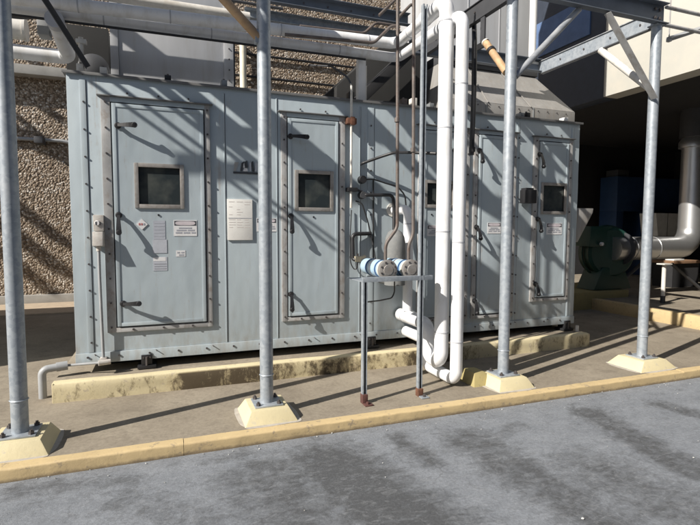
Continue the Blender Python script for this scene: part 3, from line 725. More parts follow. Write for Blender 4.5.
# ------------------------------------------------------------------ insulated white pipes
def seams(q, r, spots):
    for p, ax in spots: q.lathe([(r, -.006), (r+.003, -.006), (r+.003, .006), (r, .006)], p, ax, 'jacket_seam', 22)
ra, rb = .071, .060
q = MB(); pa = [(-4.2, 5.29, 3.604), (2.57, 5.29, 3.780), (2.57, 4.21, 3.82), (2.57, 4.21, .305), (2.57, 4.47, .305), (2.57, 4.47, .645), (2.57, YF-.03, .645)]
q.tube([pa[0], pa[1], (2.57, 4.62, 3.806)], .060, 'white_jacket', .12, 28); q.tube([(2.57, 4.62, 3.806)]+pa[2:], ra, 'white_jacket', .12, 28); q.lathe([(.06, -.03), (ra+.004, -.01), (ra+.004, .02), (.06, .04)], (2.57, 4.62, 3.806), (0, 1, 0), 'white_jacket'); seams(q, ra, [((2.57, 4.21, 3.62), (0, 0, 1)), ((2.57, 4.21, 2.62), (0, 0, 1)), ((2.57, 4.21, 1.62), (0, 0, 1)), ((2.57, 4.21, .62), (0, 0, 1)), ((2.57, 5.0, .645), (0, 1, 0)), ((2.57, 4.62, .645), (0, 1, 0)), ])
seams(q, .060, [((.1, 5.29, 3.716), (1, 0, .026)), ((-.7, 5.29, 3.695), (1, 0, .026)), ((1.2, 5.29, 3.744), (1, 0, .026)), ((2.2, 5.29, 3.770), (1, 0, .026)), ((2.57, 4.95, 3.793), (0, 1, -.037))])
tag(q.build('insulated_pipe', origin=(2.57, 4.21, .2)), 'thicker white insulated riser pipe, left of the pair, looping to the unit at its foot', 'pipe', 'white insulated pipes')
q = MB(); XB, YBr = 2.645, 4.05; pb = [(-4.2, 5.42, 3.625), (XB, 5.42, 3.672), (XB, YBr, 3.635), (XB, YBr, .165), (XB, 4.63, .165), (XB, 4.63, .44), (XB, YF-.03, .44)]
q.tube([pb[0], pb[1], (XB, 4.9, 3.658)], .054, 'white_jacket', .10, 28); q.tube([(XB, 4.9, 3.658)]+pb[2:], rb, 'white_jacket', .10, 28); seams(q, rb, [((XB, YBr, 3.0), (0, 0, 1)), ((XB, YBr, 1.52), (0, 0, 1)), ((XB, YBr, .55), (0, 0, 1)), ])
seams(q, .054, [((.5, 5.42, 3.657), (1, 0, .007)), ((1.9, 5.42, 3.665), (1, 0, .007)), ((-.5, 5.42, 3.651), (1, 0, .007))])
tag(q.build('insulated_pipe', origin=(2.75, 4.25, .1)), 'thinner white insulated riser pipe, right of the pair, with the lowest bend', 'pipe', 'white insulated pipes')
q = MB(); rc = .055; q.tube([(2.57, 4.95, .715), (2.57, 4.95, 1.86), (2.47, YF-.02, 1.86)], rc, 'white_jacket', .075, 24); seams(q, rc, [((2.57, 4.95, 1.70), (0, 0, 1)), ((2.57, 4.95, 1.10), (0, 0, 1)), ((2.50, 5.075, 1.86), (-.45, .9, 0))])
q.lathe([(.08, 0), (.08, .012), (0, .012)], (2.47, YF-.001, 1.86), (0, -1, 0), 'white_dirty')
tag(q.build('insulated_pipe', origin=(2.57, 4.95, .7)), 'short white insulated pipe behind the brown pipes, elbowed into the unit', 'pipe', 'white insulated pipes')
# pipe at the upper left
q = MB(); p0, p1, p2 = at_y(-30, 50, 6.0), at_y(69, 57.5, 6.0), at_x(45, 22, -.99)
q.tube([(p0.x-1, 6.0, p1.z+.0), (p1.x, 6.0, p1.z), (p1.x, p2.y, p2.z), ], .072, 'white_jacket', .09, 24); q.tube([(p1.x-.0, p2.y-.01, p2.z), (p1.x-.0, p2.y-.12, p2.z)], .078, 'jacket_seam', 0, 20)
tag(q.build('insulated_pipe', origin=tuple(p1)), 'white insulated pipe elbowing past the upper left corner of the unit', 'pipe', 'white insulated pipes')
q = MB(); a = at_y(24, 30, 7.2); q.tube([(a.x-2.5, 7.2, a.z), (a.x, 7.2, a.z)], .12, 'white_dirty', 0, 24); q.lathe([(.12, 0), (.135, .0), (.135, .03), (0, .03)], (a.x, 7.2, a.z), (1, 0, 0), 'white_dirty')
tag(q.build('capped_pipe', origin=tuple(a)), 'dirty white capped pipe end behind the leftmost post', 'pipe')
q = MB(); a = at_y(38, 13, 5.6); q.tube([(a.x-2.5, 5.6, a.z-.02), (a.x-.12, 5.6, a.z-.02), (a.x+.12, 5.6, a.z+.05), (a.x+.3, 5.6, a.z+.05)], .06, 'dark_metal', .08, 18); q.box(a.x+.0, a.x+.1, 5.52, 5.68, a.z-.22, a.z-.05, 'grey_pvc', .01); q.lathe([(.06, 0), (.1, .0), (.1, .03), (.06, .03)], (a.x-.3, 5.6, a.z-.02), (1, 0, 0), 'grey_wrap')
tag(q.build('valve_pipe', origin=tuple(a)), 'dark pipe with a grey valve body above the capped pipe end', 'pipe')
q = MB(); X, _ = fx(81, 50, 5.35); q.cyl((X, 5.35, ZR+.002), (X, 5.35, ZR+.36), .022, 'white_dirty', 12); q.box(X-.04, X+.05, 5.32, 5.38, ZR+.30, ZR+.34, 'white_dirty', .005); q.box(X-.045, X+.045, 5.3, 5.4, ZR+.002, ZR+.02, 'trim')
tag(q.build('pipe_stand', origin=(X, 5.35, ZR)), 'slim white pipe stand on the left end of the unit roof', 'pipe stand')
q = MB(); a = at_y(361, 80, 5.42); q.box(a.x-.045, a.x+.045, 5.38, 5.46, ZR+.001, 3.60, 'white_paint', .004); q.box(a.x-.045, a.x+.09, 5.461, 5.47, ZR+.001, 3.55, 'white_dirty')
tag(q.build('pipe_stand', origin=(a.x, 5.42, ZR)), 'white flat pipe stand on the roof under the bend of the long white pipes', 'pipe stand')

for Y_, dz_, lab in ((5.34, -.085, 'thin dark line running just under the lower long white pipe'),):
    q = MB(); q.cyl((-4.2, Y_, 3.615+dz_), (2.2, Y_, 3.66+dz_), .012, 'black', 10); tag(q.build('thin_pipe', origin=(0, Y_, 3.5)), lab, 'pipe')
for Y_, pp, lab in ((5.16, [(285, 34.5), (374, 43), (391, 26), (398, 26.5)], 'slim dark pipe lying on the upper white pipe and kinked up to the brown pipe'),
                    (5.75, [(300, 26), (364, 33.5), (376, 22.5), (398, 26)], 'slim dark pipe with a kink behind the upper long white pipe'),
                    (5.2, [(379, 15.5), (396, -1), (398, -8)], 'slim dark pipe slanting up at the top, left of the left brown pipe'),
                    (5.2, [(399, 17), (413, 2.5), (414, 12)], 'slim dark pipe slanting between the tops of the two brown pipes')):
    q = MB(); q.tube([at_y(x_, y_, Y_) for x_, y_ in pp], .017, 'brown_pipe', .05, 10); tag(q.build('slim_pipe', origin=tuple(at_y(*pp[0], Y_))), lab, 'pipe')
p = at_z(481.5, 386, ZW); q = MB(); q.hexa([(p.x-.10, p.y-.02, ZW-.01), (p.x+.12, p.y-.02, ZW-.01), (p.x+.12, p.y+.3, ZW-.01), (p.x-.10, p.y+.3, ZW-.01)], [(p.x-.05, p.y+.05, .21), (p.x+.08, p.y+.05, .21), (p.x+.08, p.y+.24, .21), (p.x-.05, p.y+.24, .21)], 'darkened_yellow', .008)
tag(q.build('concrete_block', origin=(p.x, p.y, ZW)), 'small concrete block, pipe shade put into its olive-yellow colour, between the pipe bend and the post right of it', 'block')
# brown pipes, flanged strainers, strut frame
DY = 4.30
def pts_y(Y, *pp): return [at_y(x_, y_, Y) for x_, y_ in pp]
q = MB(); pp = pts_y(DY, (397, 0), (397.3, 228), (385.5, 244), (385.5, 262)); pp[0].z += .8
q.tube(pp, .0165, 'brown_pipe', .05, 14); q.lathe([(.017, -.02), (.024, -.02), (.024, .02), (.017, .02)], at_y(397, 120, DY), (0, 0, 1), 'brown_pipe', 12)
tag(q.build('brown_pipe', origin=tuple(pp[-1])), 'slim brown pipe dropping with a jog onto the left flanged strainer', 'pipe', 'slim brown pipes')
q = MB(); pp = pts_y(DY, (413, 0), (413.2, 235), (408.5, 245), (408.5, 262)); pp[0].z += .8
q.tube(pp, .0165, 'brown_pipe', .05, 14); q.lathe([(.017, -.02), (.024, -.02), (.024, .02), (.017, .02)], at_y(413, 150, DY), (0, 0, 1), 'brown_pipe', 12)
tag(q.build('brown_pipe', origin=tuple(pp[-1])), 'slim brown pipe dropping with a jog onto the right flanged strainer', 'pipe', 'slim brown pipes')
for (cx, cy, lab) in ((388.5, 270, 'left of two blue banded strainers with bolted grey end disc'), (412, 269.5, 'right of two blue banded strainers with bolted grey end disc')):
    c0 = at_y(cx, cy, 4.06); T = thing('flanged_strainer', lab, 'strainer', tuple(c0), 'blue banded flanged strainers')
    q = MB(); seg_ = [(.0, .045, 'cream_ring', .074), (.045, .075, 'pale_blue', .073), (.075, .10, 'deep_blue', .077), (.10, .21, 'pale_blue', .073), (.21, .235, 'sign_white', .076), (.235, .29, 'pale_blue', .073), (.29, .32, 'deep_blue', .077), (.32, .46, 'pale_blue', .071)]
    for a_, b2, m_, r_ in seg_: q.tube([c0+Vector((0, .0405+a_, 0)), c0+Vector((0, .0405+b2-.0005, 0))], r_*1.11, m_, 0, 28)
    q.build('body', T)
    q = MB(); q.lathe([(0, -.004), (.045, -.004), (.05, 0), (.084, 0), (.092, .004), (.092, .018), (.086, .0185), (.086, .022), (.092, .0225), (.092, .04), (0, .04)], c0, (0, 1, 0), 'flange_disc', 32); q.build('end_disc', T)
    for i in range(8):
        an = 2*math.pi*(i+.5)/8; q = MB(); q.bolts([c0+Vector((math.cos(an)*.073, 0, math.sin(an)*.073))], (0, -1, 0), .009, .006); q.build('bolt', T)
# grey wrapped elbow from unit
q = MB(); a = at_y(395, 248, 4.80)
q.lathe([(.112, -.40), (.115, -.05), (.112, .06), (.10, .12), (.075, .17), (.04, .195), (0, .2)], a, (0, 0, 1), 'grey_wrap', 28); q.tube([(a.x, 4.82, a.z-.32), (a.x, YF-.02, a.z-.32)], .10, 'grey_wrap', 0, 24)
q.cyl((a.x-.05, 4.40, a.z-.18), (a.x-.05, 4.72, a.z-.18), .05, 'grey_wrap', 20)
tag(q.build('wrapped_elbow', origin=tuple(a)), 'grey cloth-wrapped domed pipe fitting behind the blue banded strainers', 'pipe fitting')
# strut frame
F = thing('strut_frame', 'slotted steel strut frame carrying the blue banded strainers', 'pipe support', (1.92, 3.97, ZW))
def strut(x0, y0, z0, z1, name='upright'):
    q = MB(); wd = .021
    q.box(x0-wd, x0-wd+.004, y0-wd, y0+wd, z0, z1, 'galvanised'); q.box(x0+wd-.004, x0+wd, y0-wd, y0+wd, z0, z1, 'galvanised')
    q.box(x0-wd+.0045, x0+wd-.0045, y0+wd-.004, y0+wd, z0, z1, 'dark_metal')
    q.box(x0-wd+.0045, x0-wd+.013, y0-wd, y0-wd+.004, z0, z1, 'galvanised'); q.box(x0+wd-.009, x0+wd-.0045, y0-wd, y0-wd+.004, z0, z1, 'galvanised')
    n_ = int((z1-z0)/.05)
    for i in range(n_): q.box(x0-.006, x0+.006, y0+wd-.0055, y0+wd-.0042, z0+.015+i*.05, z0+.04+i*.05, 'underside')
    q.build(name, F)
strut(1.638, 3.97, ZW+.03, 1.175); strut(2.195, 3.97, ZW+.03, 3.62)
q = MB(); q.box(1.615, 2.31, 3.95, 3.954, 1.176, 1.217, 'galvanised', .001); q.box(1.615, 2.31, 3.955, 4.35, 1.176, 1.18, 'galvanised'); q.box(1.615, 2.31, 3.955, 3.992, 1.212, 1.217, 'galvanised')
q.build('crossbar', F)
q = MB(); q.box(1.612, 1.664, 3.935, 3.995, ZW+.001, ZW+.085, 'red_rust', .004); q.box(1.612, 1.69, 3.87, 3.935, ZW+.001, ZW+.012, 'red_rust', .003); q.bolts([(1.645, 3.90, ZW+.012)], (0, 0, 1), .014, .02, 'red_rust'); q.build('foot_bracket', F)
q = MB(); q.box(2.169, 2.221, 3.935, 3.995, ZW+.001, ZW+.075, 'rust', .004); q.box(2.172, 2.25, 3.87, 3.935, ZW+.001, ZW+.012, 'galvanised', .003); q.bolts([(2.21, 3.90, ZW+.012)], (0, 0, 1), .014, .02); q.build('foot_bracket', F)

# cables and small fittings on the unit's face
def hose(pp, r, mat, name, lab, cat, bend=.05, extra=None):
    q = MB(); q.tube(pp, r, mat, bend, 12)
    if extra: extra(q)
    return tag(q.build(name, origin=tuple(pp[0])), lab, cat)
y1 = YF-.05
hose([at_y(361.5, 164, YF-.005), at_y(362, 163.5, YF-.06), at_y(380, 157, 5.0), at_y(394, 152.5, 4.9), at_y(414, 152.5, 4.5), at_y(436, 153.5, 4.32)], .016, 'black', 'black_conduit', 'black conduit bending from the unit face across the slim brown pipes', 'conduit', .06)
hose([at_y(362, 179.5, YF-.005), at_y(366, 179.5, YF-.06), at_y(373, 179, YF-.06), at_y(388, 184, YF-.05), at_y(397, 186, YF-.05), at_y(405, 195, YF-.04), at_y(406, 206, YF-.02)], .009, 'black', 'cable', 'thin black cable drooping from the round cap on the unit face', 'cable', .05,
     lambda q: q.lathe([(0, .075), (.04, .075), (.045, .05), (.045, 0)], at_y(361, 180, YF), (0, -1, 0), 'black'))
hose([at_y(361, 195, YF-.005), at_y(365, 195, YF-.08), at_y(393, 195, 5.05), at_y(394, 210, 5.05), at_y(394, 246, 5.0)], .019, 'black', 'black_pipe', 'black elbowed pipe running down to the wrapped fitting', 'pipe', .05,
     lambda q: q.lathe([(0, .085), (.038, .085), (.042, .05), (.042, 0)], at_y(361, 195.5, YF), (0, -1, 0), 'dark_metal'))
hose([at_y(371, 233.5, YF-.03), at_y(352.5, 234, YF-.06), at_y(353, 259, YF-.06), at_y(356, 260, YF-.09)], .022, 'black', 'insulated_hose', 'thick black foam-covered hose bent like a bracket above the small brass valve', 'hose', .05)
hose([at_y(355.5, 201, YF-.015), at_y(362, 203, YF-.05), at_y(368, 222, YF-.04), at_y(373, 245, YF-.04), at_y(376, 262, 4.9)], .008, 'black', 'cable', 'thin black cable slanting down to the left strainer', 'cable', .06)
hose([at_y(351.5, 210, YF-.02), at_y(350, 240, YF-.03), at_y(350.5, 264, YF-.03), at_y(356, 272, YF-.04), at_y(358, 262, YF-.08)], .006, 'black', 'cable', 'thin black cable looping under the small brass valve', 'cable', .05)
hose([at_y(373.3, 180, YF-.03), at_y(373.3, 258, YF-.03)], .009, 'black', 'cable', 'straight black cable down the bolted seam right of the second door', 'cable')
hose([at_y(367, 302, 4.04), at_y(380, 300.5, 4.2), at_y(392, 298, 4.3), at_y(394.5, 292, 4.3), at_y(394.5, 282, 4.2)], .007, 'black', 'cable', 'thin black cable looping below the strainers to the left strut', 'cable', .03)
q = MB(); a = at_y(358, 259, YF-.1); q.box(a.x-.035, a.x+.03, YF-.13, YF-.06, a.z-.03, a.z+.03, 'brass', .008); q.cyl((a.x+.03, YF-.09, a.z+.01), (a.x+.09, YF-.09, a.z+.03), .016, 'brass', 12); q.cyl((a.x, YF-.09, a.z+.03), (a.x, YF-.09, a.z+.06), .012, 'bolt', 10); q.cyl((a.x, YF-.06, a.z), (a.x, YF-.001, a.z), .012, 'brass', 10)
tag(q.build('brass_valve', origin=tuple(a)), 'small brass valve left of the blue banded strainers', 'valve')
q = MB(); a = at_y(350.5, 190, YF); q.box(a.x-.06, a.x+.055, YF-.09, YF-.001, a.z-.022, a.z+.022, 'black', .006); q.cyl((a.x+.05, YF-.05, a.z), (a.x+.12, YF-.05, a.z-.02), .014, 'black', 10)
tag(q.build('switch_body', origin=tuple(a)), 'flat black switch fixed beside the second door', 'switch')
T = thing('conduit_riser', 'thin pale conduit with a rusty bracket right of the second door', 'conduit', tuple(at_y(351, 250, YF-.05)))
q = MB(); a = at_y(351.5, 80, YF-.06); e = at_y(351.5, 208, YF-.04); q.cyl((a.x, YF-.06, ZR+.12), (a.x, YF-.06, e.z), .013, 'white_dirty', 12); q.tube([(a.x, YF-.06, ZR+.12), (a.x-.02, YF+.0, ZR+.22), (a.x-.10, YF+.3, ZR+.42), (a.x-.2, YF+.9, ZR+.6)], .011, 'dark_metal', .08, 10); q.build('tube', T)
q = MB(); b_ = at_y(349.5, 122, YF); q.box(b_.x-.055, b_.x+.055, YF-.085, YF-.001, b_.z-.035, b_.z+.03, 'rust', .008); q.box(b_.x-.02, b_.x+.03, YF-.095, YF-.086, b_.z-.05, b_.z+.04, 'rust', .003); q.build('bracket', T)
q = MB(); a = at_y(524.5, 197, YF); q.box(a.x-.085, a.x+.085, YF-.13, YF-.012, a.z-.085, a.z+.085, 'black', .008); q.box(a.x-.06, a.x+.06, YF-.1, YF-.001, a.z+.05, a.z+.11, 'black', .006)
tag(q.build('junction_box', origin=tuple(a)), 'square black junction box left of the last windowed door', 'junction box')
hose([at_y(474, 14, 4.9), at_y(474.5, 40, 4.6), at_y(474, 90, 4.6), at_y(471.5, 155, 4.6)], .027, 'black', 'black_pipe', 'black vertical pipe hanging right of the thinner white riser', 'pipe', .05, lambda q: q.lathe([(.022, 0), (.034, 0), (.034, .05), (.022, .05)], at_y(472, 152, 4.6), (0, 0, 1), 'black', 14))
q = MB(); e = at_y(432, 170, 4.32)
# outlet box on the left panel
T = thing('outlet_box', 'grey weatherproof outlet box with conduit left of the first door', 'outlet box', tuple(at_y(99, 262, YF)))
x0, z1 = fx(93.5, 215); x1, z0 = fx(104.5, 231)
q = MB(); q.box(x0, x1, YF-.045, YF-.001, z0, z1, 'outlet_grey', .005); q.lathe([(0, .012), (.02, .012), (.024, 0)], ((x0+x1)/2-.01, YF-.045, (z0+z1)/2-.0), (0, -1, 0), 'sign_white', 14)
for dx in (-.02, .012): q.box((x0+x1)/2+dx-.004, (x0+x1)/2+dx+.004, YF-.0595, YF-.045, (z0+z1)/2-.02, (z0+z1)/2+.012, 'black')
q.build('faceplate', T)
x2, z3 = fx(92.5, 231.5); x3, z2 = fx(105.5, 246.5)
q = MB(); q.hexa([(x2, YF-.001, z2), (x3, YF-.001, z2), (x3, YF-.001, z3), (x2, YF-.001, z3)], [(x2+.01, YF-.12, z2+.01), (x3-.01, YF-.12, z2+.01), (x3-.01, YF-.09, z3), (x2+.01, YF-.09, z3)], 'outlet_grey', .006); q.build('cover', T)
q = MB(); xm = (x2+x3)/2; p = at_y(104, 362, YF-.03); q.tube([(xm, YF-.05, z2+.005), (xm, YF-.05, z2-.25), (xm+.01, YF-.045, ZB+.03)], .014, 'grey_pvc', .05, 12); q.cyl((xm, YF-.05, z2-.04), (xm, YF-.05, z2+.004), .02, 'outlet_grey', 12); q.box(xm-.02, xm+.04, YF-.07, YF-.012, ZB+.0, ZB+.06, 'outlet_grey', .006); q.build('conduit', T)
# drain stub left of the pad
q = MB(); a = at_z(43, 398, ZW); z_t = at_y(41, 370, a.y).z; e = at_y(104, 361.5, YF-.08); e2 = at_y(58, 365, a.y+.1)
q.tube([(a.x, a.y, ZW-.01), (a.x, a.y, z_t), (a.x+.14, a.y+.03, z_t+.01)], .034, 'grey_pvc', .05, 16); q.cyl((a.x+.11, a.y+.024, z_t+.008), (a.x+.20, a.y+.043, z_t+.013), .042, 'grey_pvc', 16)
q.tube([(a.x+.19, a.y+.04, z_t+.012), (-.55, YF-.1, .385)], .012, 'grey_pvc', 0, 10); q.cyl((-.60, YF-.11, .384), (-.50, YF-.09, .386), .026, 'outlet_grey', 12)
tag(q.build('conduit_stub', origin=(a.x, a.y, ZW)), 'grey conduit elbow rising from the walkway at the left end of the yellow pad edge', 'conduit')

# ------------------------------------------------------------------ ducts on the roof
DK = [('tall pale grey sheet metal duct on the left of the unit roof', 'duct')]
T = thing('roof_duct', DK[0][0], 'duct', (.15, 6.3, ZR))
q = MB(); q.box(-.42, .69, 6.0, 7.2, ZR+.002, 5.0, 'duct_metal', .006); q.build('duct_body', T)
q = MB(); q.box(-.50, -.421, 5.985, 6.05, ZR+.002, 5.0, 'duct_metal', .003); q.box(.691, .80, 5.985, 6.05, ZR+.002, 5.0, 'duct_metal', .003); q.box(.80, .82, 6.0, 7.2, ZR+.002, 5.0, 'dark_metal'); q.box(-.42, .69, 5.97, 5.998, ZR+.002, ZR+.05, 'duct_metal', .003); q.bolts([(.75, 5.985, ZR+.05+i*.12) for i in range(8)], (0, -1, 0), .009); q.build('flange', T)
T = thing('roof_duct', 'tall tan-grey sheet metal duct with a flared hood on the right of the unit roof', 'duct', (4.7, 6.6, ZR))
q = MB(); q.box(3.75, 5.40, 6.3, 7.6, 4.12, 9.0, 'duct_metal', .006)
for sx in (4.2, 4.75): q.box(sx-.006, sx+.006, 6.292, 6.299, 4.13, 9.0, 'duct_metal')
q.build('duct_body', T)
q = MB(); q.box(3.70, 5.45, 6.25, 7.65, 3.99, 4.118, 'dark_metal', .004); q.box(3.68, 4.9, 6.2, 6.249, 4.06, 4.12, 'galvanised_beam'); q.build('flange', T)
q = MB(); q.hexa([(3.58, 5.75, ZR+.3), (5.72, 5.75, ZR+.3), (5.72, 7.9, ZR+.3), (3.58, 7.9, ZR+.3)], [(3.70, 6.28, 3.988), (5.42, 6.28, 3.988), (5.42, 7.6, 3.988), (3.70, 7.6, 3.988)], 'hood_metal', .004)
q.box(3.58, 5.72, 5.75, 7.9, ZR+.002, ZR+.298, 'hood_metal', .004); q.box(3.53, 5.77, 5.70, 5.748, ZR+.002, ZR+.05, 'trim', .003)
for sx in (4.15, 4.95): q.box(sx, sx+.012, 5.742, 5.75, ZR+.05, ZR+.298, 'trim')
for f in (.30, .62):
    xa, xb = 3.38+.32*f, 5.72-.30*f; xs_ = xa+(xb-xa)*(.33 if f < .5 else .6)
for u in (.28, .62):
    lo_, hi_ = Vector((3.58+2.14*u, 5.744, ZR+.3)), Vector((3.70+1.72*u, 6.272, 3.988)); q.hexa([lo_+Vector((-.008, 0, 0)), lo_+Vector((.008, 0, 0)), lo_+Vector((.008, -.012, .005)), lo_+Vector((-.008, -.012, .005))], [hi_+Vector((-.008, 0, 0)), hi_+Vector((.008, 0, 0)), hi_+Vector((.008, -.012, .005)), hi_+Vector((-.008, -.012, .005))], 'hood_metal')
q.bolts([(3.68+i*.17, 5.75, ZR+.26) for i in range(12)], (0, -1, 0), .008)
q.build('hood', T)
q = MB(); q.prism([(2.2, 6.35, ZR+.002), (3.56, 6.35, ZR+.002), (3.56, 6.35, 4.25), (2.95, 6.35, 4.25), (2.2, 6.35, 3.55)], (0, 1.3, 0), 'underside', .01)
q.prism([(2.12, 5.95, 3.12), (2.24, 5.95, 3.06), (3.2, 5.95, 3.98), (3.08, 5.95, 4.05)], (0, .3, 0), 'dark_interior', .01)
for i in range(3): q.box(2.35+.08*i, 3.2, 6.335, 6.349, 3.12+.12*i, 3.17+.12*i, 'dark_metal')
tag(q.build('slanted_duct', origin=(2.4, 6.1, ZR)), 'dark slanted duct on the roof behind the slim brown pipes', 'duct')
q = MB(); q.box(-1.0, -.56, 6.5, 7.4, ZR+.002, 3.95, 'underside', .01); q.lathe([(.14, 0), (.16, .02), (.16, .2), (.1, .24), (0, .24)], (-.70, 6.48, 3.42), (0, -1, 0), 'dark_metal'); q.box(-.95, -.6, 6.44, 6.49, ZR+.06, ZR+.12, 'blue_band')
tag(q.build('fan_housing', origin=(-.8, 6.5, ZR)), 'dark fan housing with a round cap left of the pale roof duct', 'fan housing')

# ------------------------------------------------------------------ main building and annex
YW = 11.5
B = thing('main_building', 'building wall of exposed brown pebble panels behind the unit', 'building', (0, YW, ZW))
q = MB(); q.box(-14, 8.4, YW, YW+.4, .28, 9.5, 'pebbledash'); q.build('pebble_wall', B)
q = MB(); q.box(-14, 8.4, YW-.10, YW+.4, ZW-.05, .279, 'plinth_grey', .01); q.build('plinth', B)
q = MB(); q.box(-14, -.2, YW-1.5, YW-.101, ZW-.05, ZW+.03, 'tan_ledge', .01); tag(q.build('ground_ledge'), kind='structure')
A = thing('annex_building', 'cream rendered upper storey overhanging a dark open bay at right', 'building', (9, 7, ZW))
q = MB(); q.box(7.8, 8.15, 1.6, 7.16, 4.13, 8.0, 'cream_wall', .004); q.build('fascia', A)
q = MB(); q.box(7.83, 8.15, 7.162, YW-.002, 4.13, 8.0, 'navy_panel', .004); q.build('dark_fascia', A)  # navy panel carrying the fascia on towards the rear wall
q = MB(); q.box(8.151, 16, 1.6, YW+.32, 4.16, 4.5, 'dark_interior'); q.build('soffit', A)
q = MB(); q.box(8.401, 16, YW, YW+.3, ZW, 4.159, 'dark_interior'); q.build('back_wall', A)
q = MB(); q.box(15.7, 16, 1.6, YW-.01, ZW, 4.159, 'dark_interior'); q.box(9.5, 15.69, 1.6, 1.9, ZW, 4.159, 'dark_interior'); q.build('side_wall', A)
q = MB(); q.box(7.80, 7.829, 7.55, 9.9, 5.42, 6.15, 'blue_band', .003); q.build('sky_reflection_panel', A)  # reflected sky put into the colour of this thin panel
# cable lines on the pebble wall
for py0, py1, lab in ((54, 66, 'upper of two thin dark cables strung along the pebble wall'), (79, 84, 'lower of two thin dark cables strung along the pebble wall')):
    a, b_ = at_y(236, py0, YW-.06), at_y(352, py1 if py0 > 60 else py0+12, YW-.06); zc = (a.z+b_.z)/2
    q = MB(); q.tube([(1.2, YW-.06, zc), (4.6, YW-.06, zc)], .028, 'black', 0, 10); tag(q.build('wall_cable', origin=(1.2, YW, zc)), lab, 'cable')
q = MB(); a = at_y(243, 60, YW-.15); q.cyl((a.x, YW-.15, 3.2), (a.x, YW-.15, 5.72), .075, 'cream_ring', 16); q.cyl((a.x, YW-.15, 5.72), (a.x, YW-.001, 5.72), .06, 'cream_ring', 12)
tag(q.build('downpipe', origin=(a.x, YW-.15, 3.2)), 'cream downpipe on the pebble wall left of the tall post', 'downpipe')
a = at_y(10, 138, YW-.05); q = MB(); q.tube([(a.x-3, YW-.05, a.z), (a.x+.9, YW-.05, a.z), (a.x+1.15, YW-.05, a.z-.05), (a.x+2.5, YW-.05, a.z-.07)], .035, 'grey_pvc', .05, 10); q.box(a.x+.45, a.x+.6, YW-.30, YW-.001, a.z-.1, a.z+.03, 'dark_metal', .01)
tag(q.build('wall_conduit', origin=tuple(a)), 'grey conduit with bracket across the pebble wall left of the unit', 'conduit')
a = at_y(10, 66, YW-.3); q = MB(); q.box(a.x-4, a.x+3.4, YW-.25, YW-.001, a.z-.1, a.z+.08, 'plinth_grey', .01)
tag(q.build('wall_ledge', origin=tuple(a)), 'grey ledge on the pebble wall under the upper left white pipe', 'ledge')

# annex bay: kerb, plinths, blower and its steel duct
q = MB(); pa_, pb_ = at_z(575, 303, ZW), at_z(700, 332, ZW)
XK = 7.75
q.box(XK, XK+.16, 1.8, 8.4, ZW-.03, .30, 'kerb_yellow', .02); tag(q.build('bay_kerb'), kind='structure')
q = MB(); q.box(XK+.161, 15.6, 1.95, YW-.12, ZW-.03, .285, 'concrete'); tag(q.build('bay_floor'), kind='structure')
q = MB(); a = at_y(576, 292, 7.2); e = at_y(629, 291, 7.2); q.box(a.x-.5, e.x, 7.2, 9.5, .05, .43, 'darkened_yellow', .02); tag(q.build('blower_plinth', origin=(6.8, 7.2, .09)), 'low yellow plinth under the green blower', 'plinth')
YB = 7.5
G = thing('blower', 'dark green centrifugal blower in the shaded bay', 'blower', tuple(at_y(604, 290, YB)))
cb = at_y(606, 252, YB); rB = .50
q = MB(); q.lathe([(0, -.22), (rB*.9, -.22), (rB, -.17), (rB, .17), (rB*.9, .22), (0, .22)], cb, (.25, 1, 0), 'green_paint', 36); q.box(cb.x-.62, cb.x-.05, YB-.18, YB+.2, cb.z+.12, cb.z+.52, 'green_paint', .02)
q.lathe([(rB+.02, -.03), (rB+.05, -.03), (rB+.05, .03), (rB+.02, .03)], cb, (.25, 1, 0), 'green_paint', 36); q.build('volute', G)
q = MB(); q.prism([(cb.x-.5, YB-.2, .441), (cb.x+.5, YB-.2, .441), (cb.x+.28, YB-.2, cb.z-.3), (cb.x-.28, YB-.2, cb.z-.3)], (0, .45, 0), 'green_paint', .01); q.build('pedestal_stand', G)
q = MB(); pm = at_y(601, 244, YB-.225); q.lathe([(0, .05), (.035, .04), (.04, 0)], pm, (0, -1, 0), 'sign_white', 14); q.build('gauge', G)
YD = 7.3; h0 = at_y(612, 247.5, YD); el = at_y(689.5, 247.5, YD); vt = at_y(689.5, 60, YD)
T = thing('steel_air_duct', 'bright round steel duct elbowing upward from the green blower', 'duct', tuple(at_y(664, 290, YD)))
rD = .235
q = MB(); q.tube([(h0.x, YD, el.z), (el.x, YD, el.z), (el.x, YD, 4.12)], rD, 'bright_steel', .40, 36, steps=4)
for f in (.25, .6): q.lathe([(rD, -.01), (rD+.008, -.01), (rD+.008, .01), (rD, .01)], (h0.x+(el.x-h0.x-.4)*f, YD, el.z), (1, 0, 0), 'bright_steel', 32)
q.build('pipe_run', T)
zc = at_y(689.5, 145, YD).z
q = MB(); q.lathe([(rD+.003, -.05), (rD+.06, -.05), (rD+.06, .07), (rD+.003, .16)], (el.x, YD, zc), (0, 0, 1), 'bright_steel', 36); q.build('collar', T)
q = MB(); q.lathe([(rD+.001, 0), (rD+.05, 0), (rD+.05, 1.0), (rD+.001, 1.02)], (el.x, YD, zc+.165), (0, 0, 1), 'dark_metal', 36); q.build('upper_sleeve', T)
q = MB(); q.lathe([(rD+.001, -.06), (rD+.09, -.06), (rD+.09, -.03), (rD+.02, .05)], (at_y(623, 247, YD).x, YD, el.z), (1, 0, 0), 'dark_metal', 30); q.build('end_flange', T)
q = MB(); a = at_z(662.5, 303, .285); q.cyl((a.x, a.y, .286), (a.x, a.y, 1.0), .036, 'white_dirty', 16); q.cyl((a.x, a.y, .286), (a.x, a.y, .42), .042, 'dark_metal', 16); q.box(a.x-.1, a.x+.1, a.y-.08, a.y+.08, 1.0, 1.02, 'white_dirty')
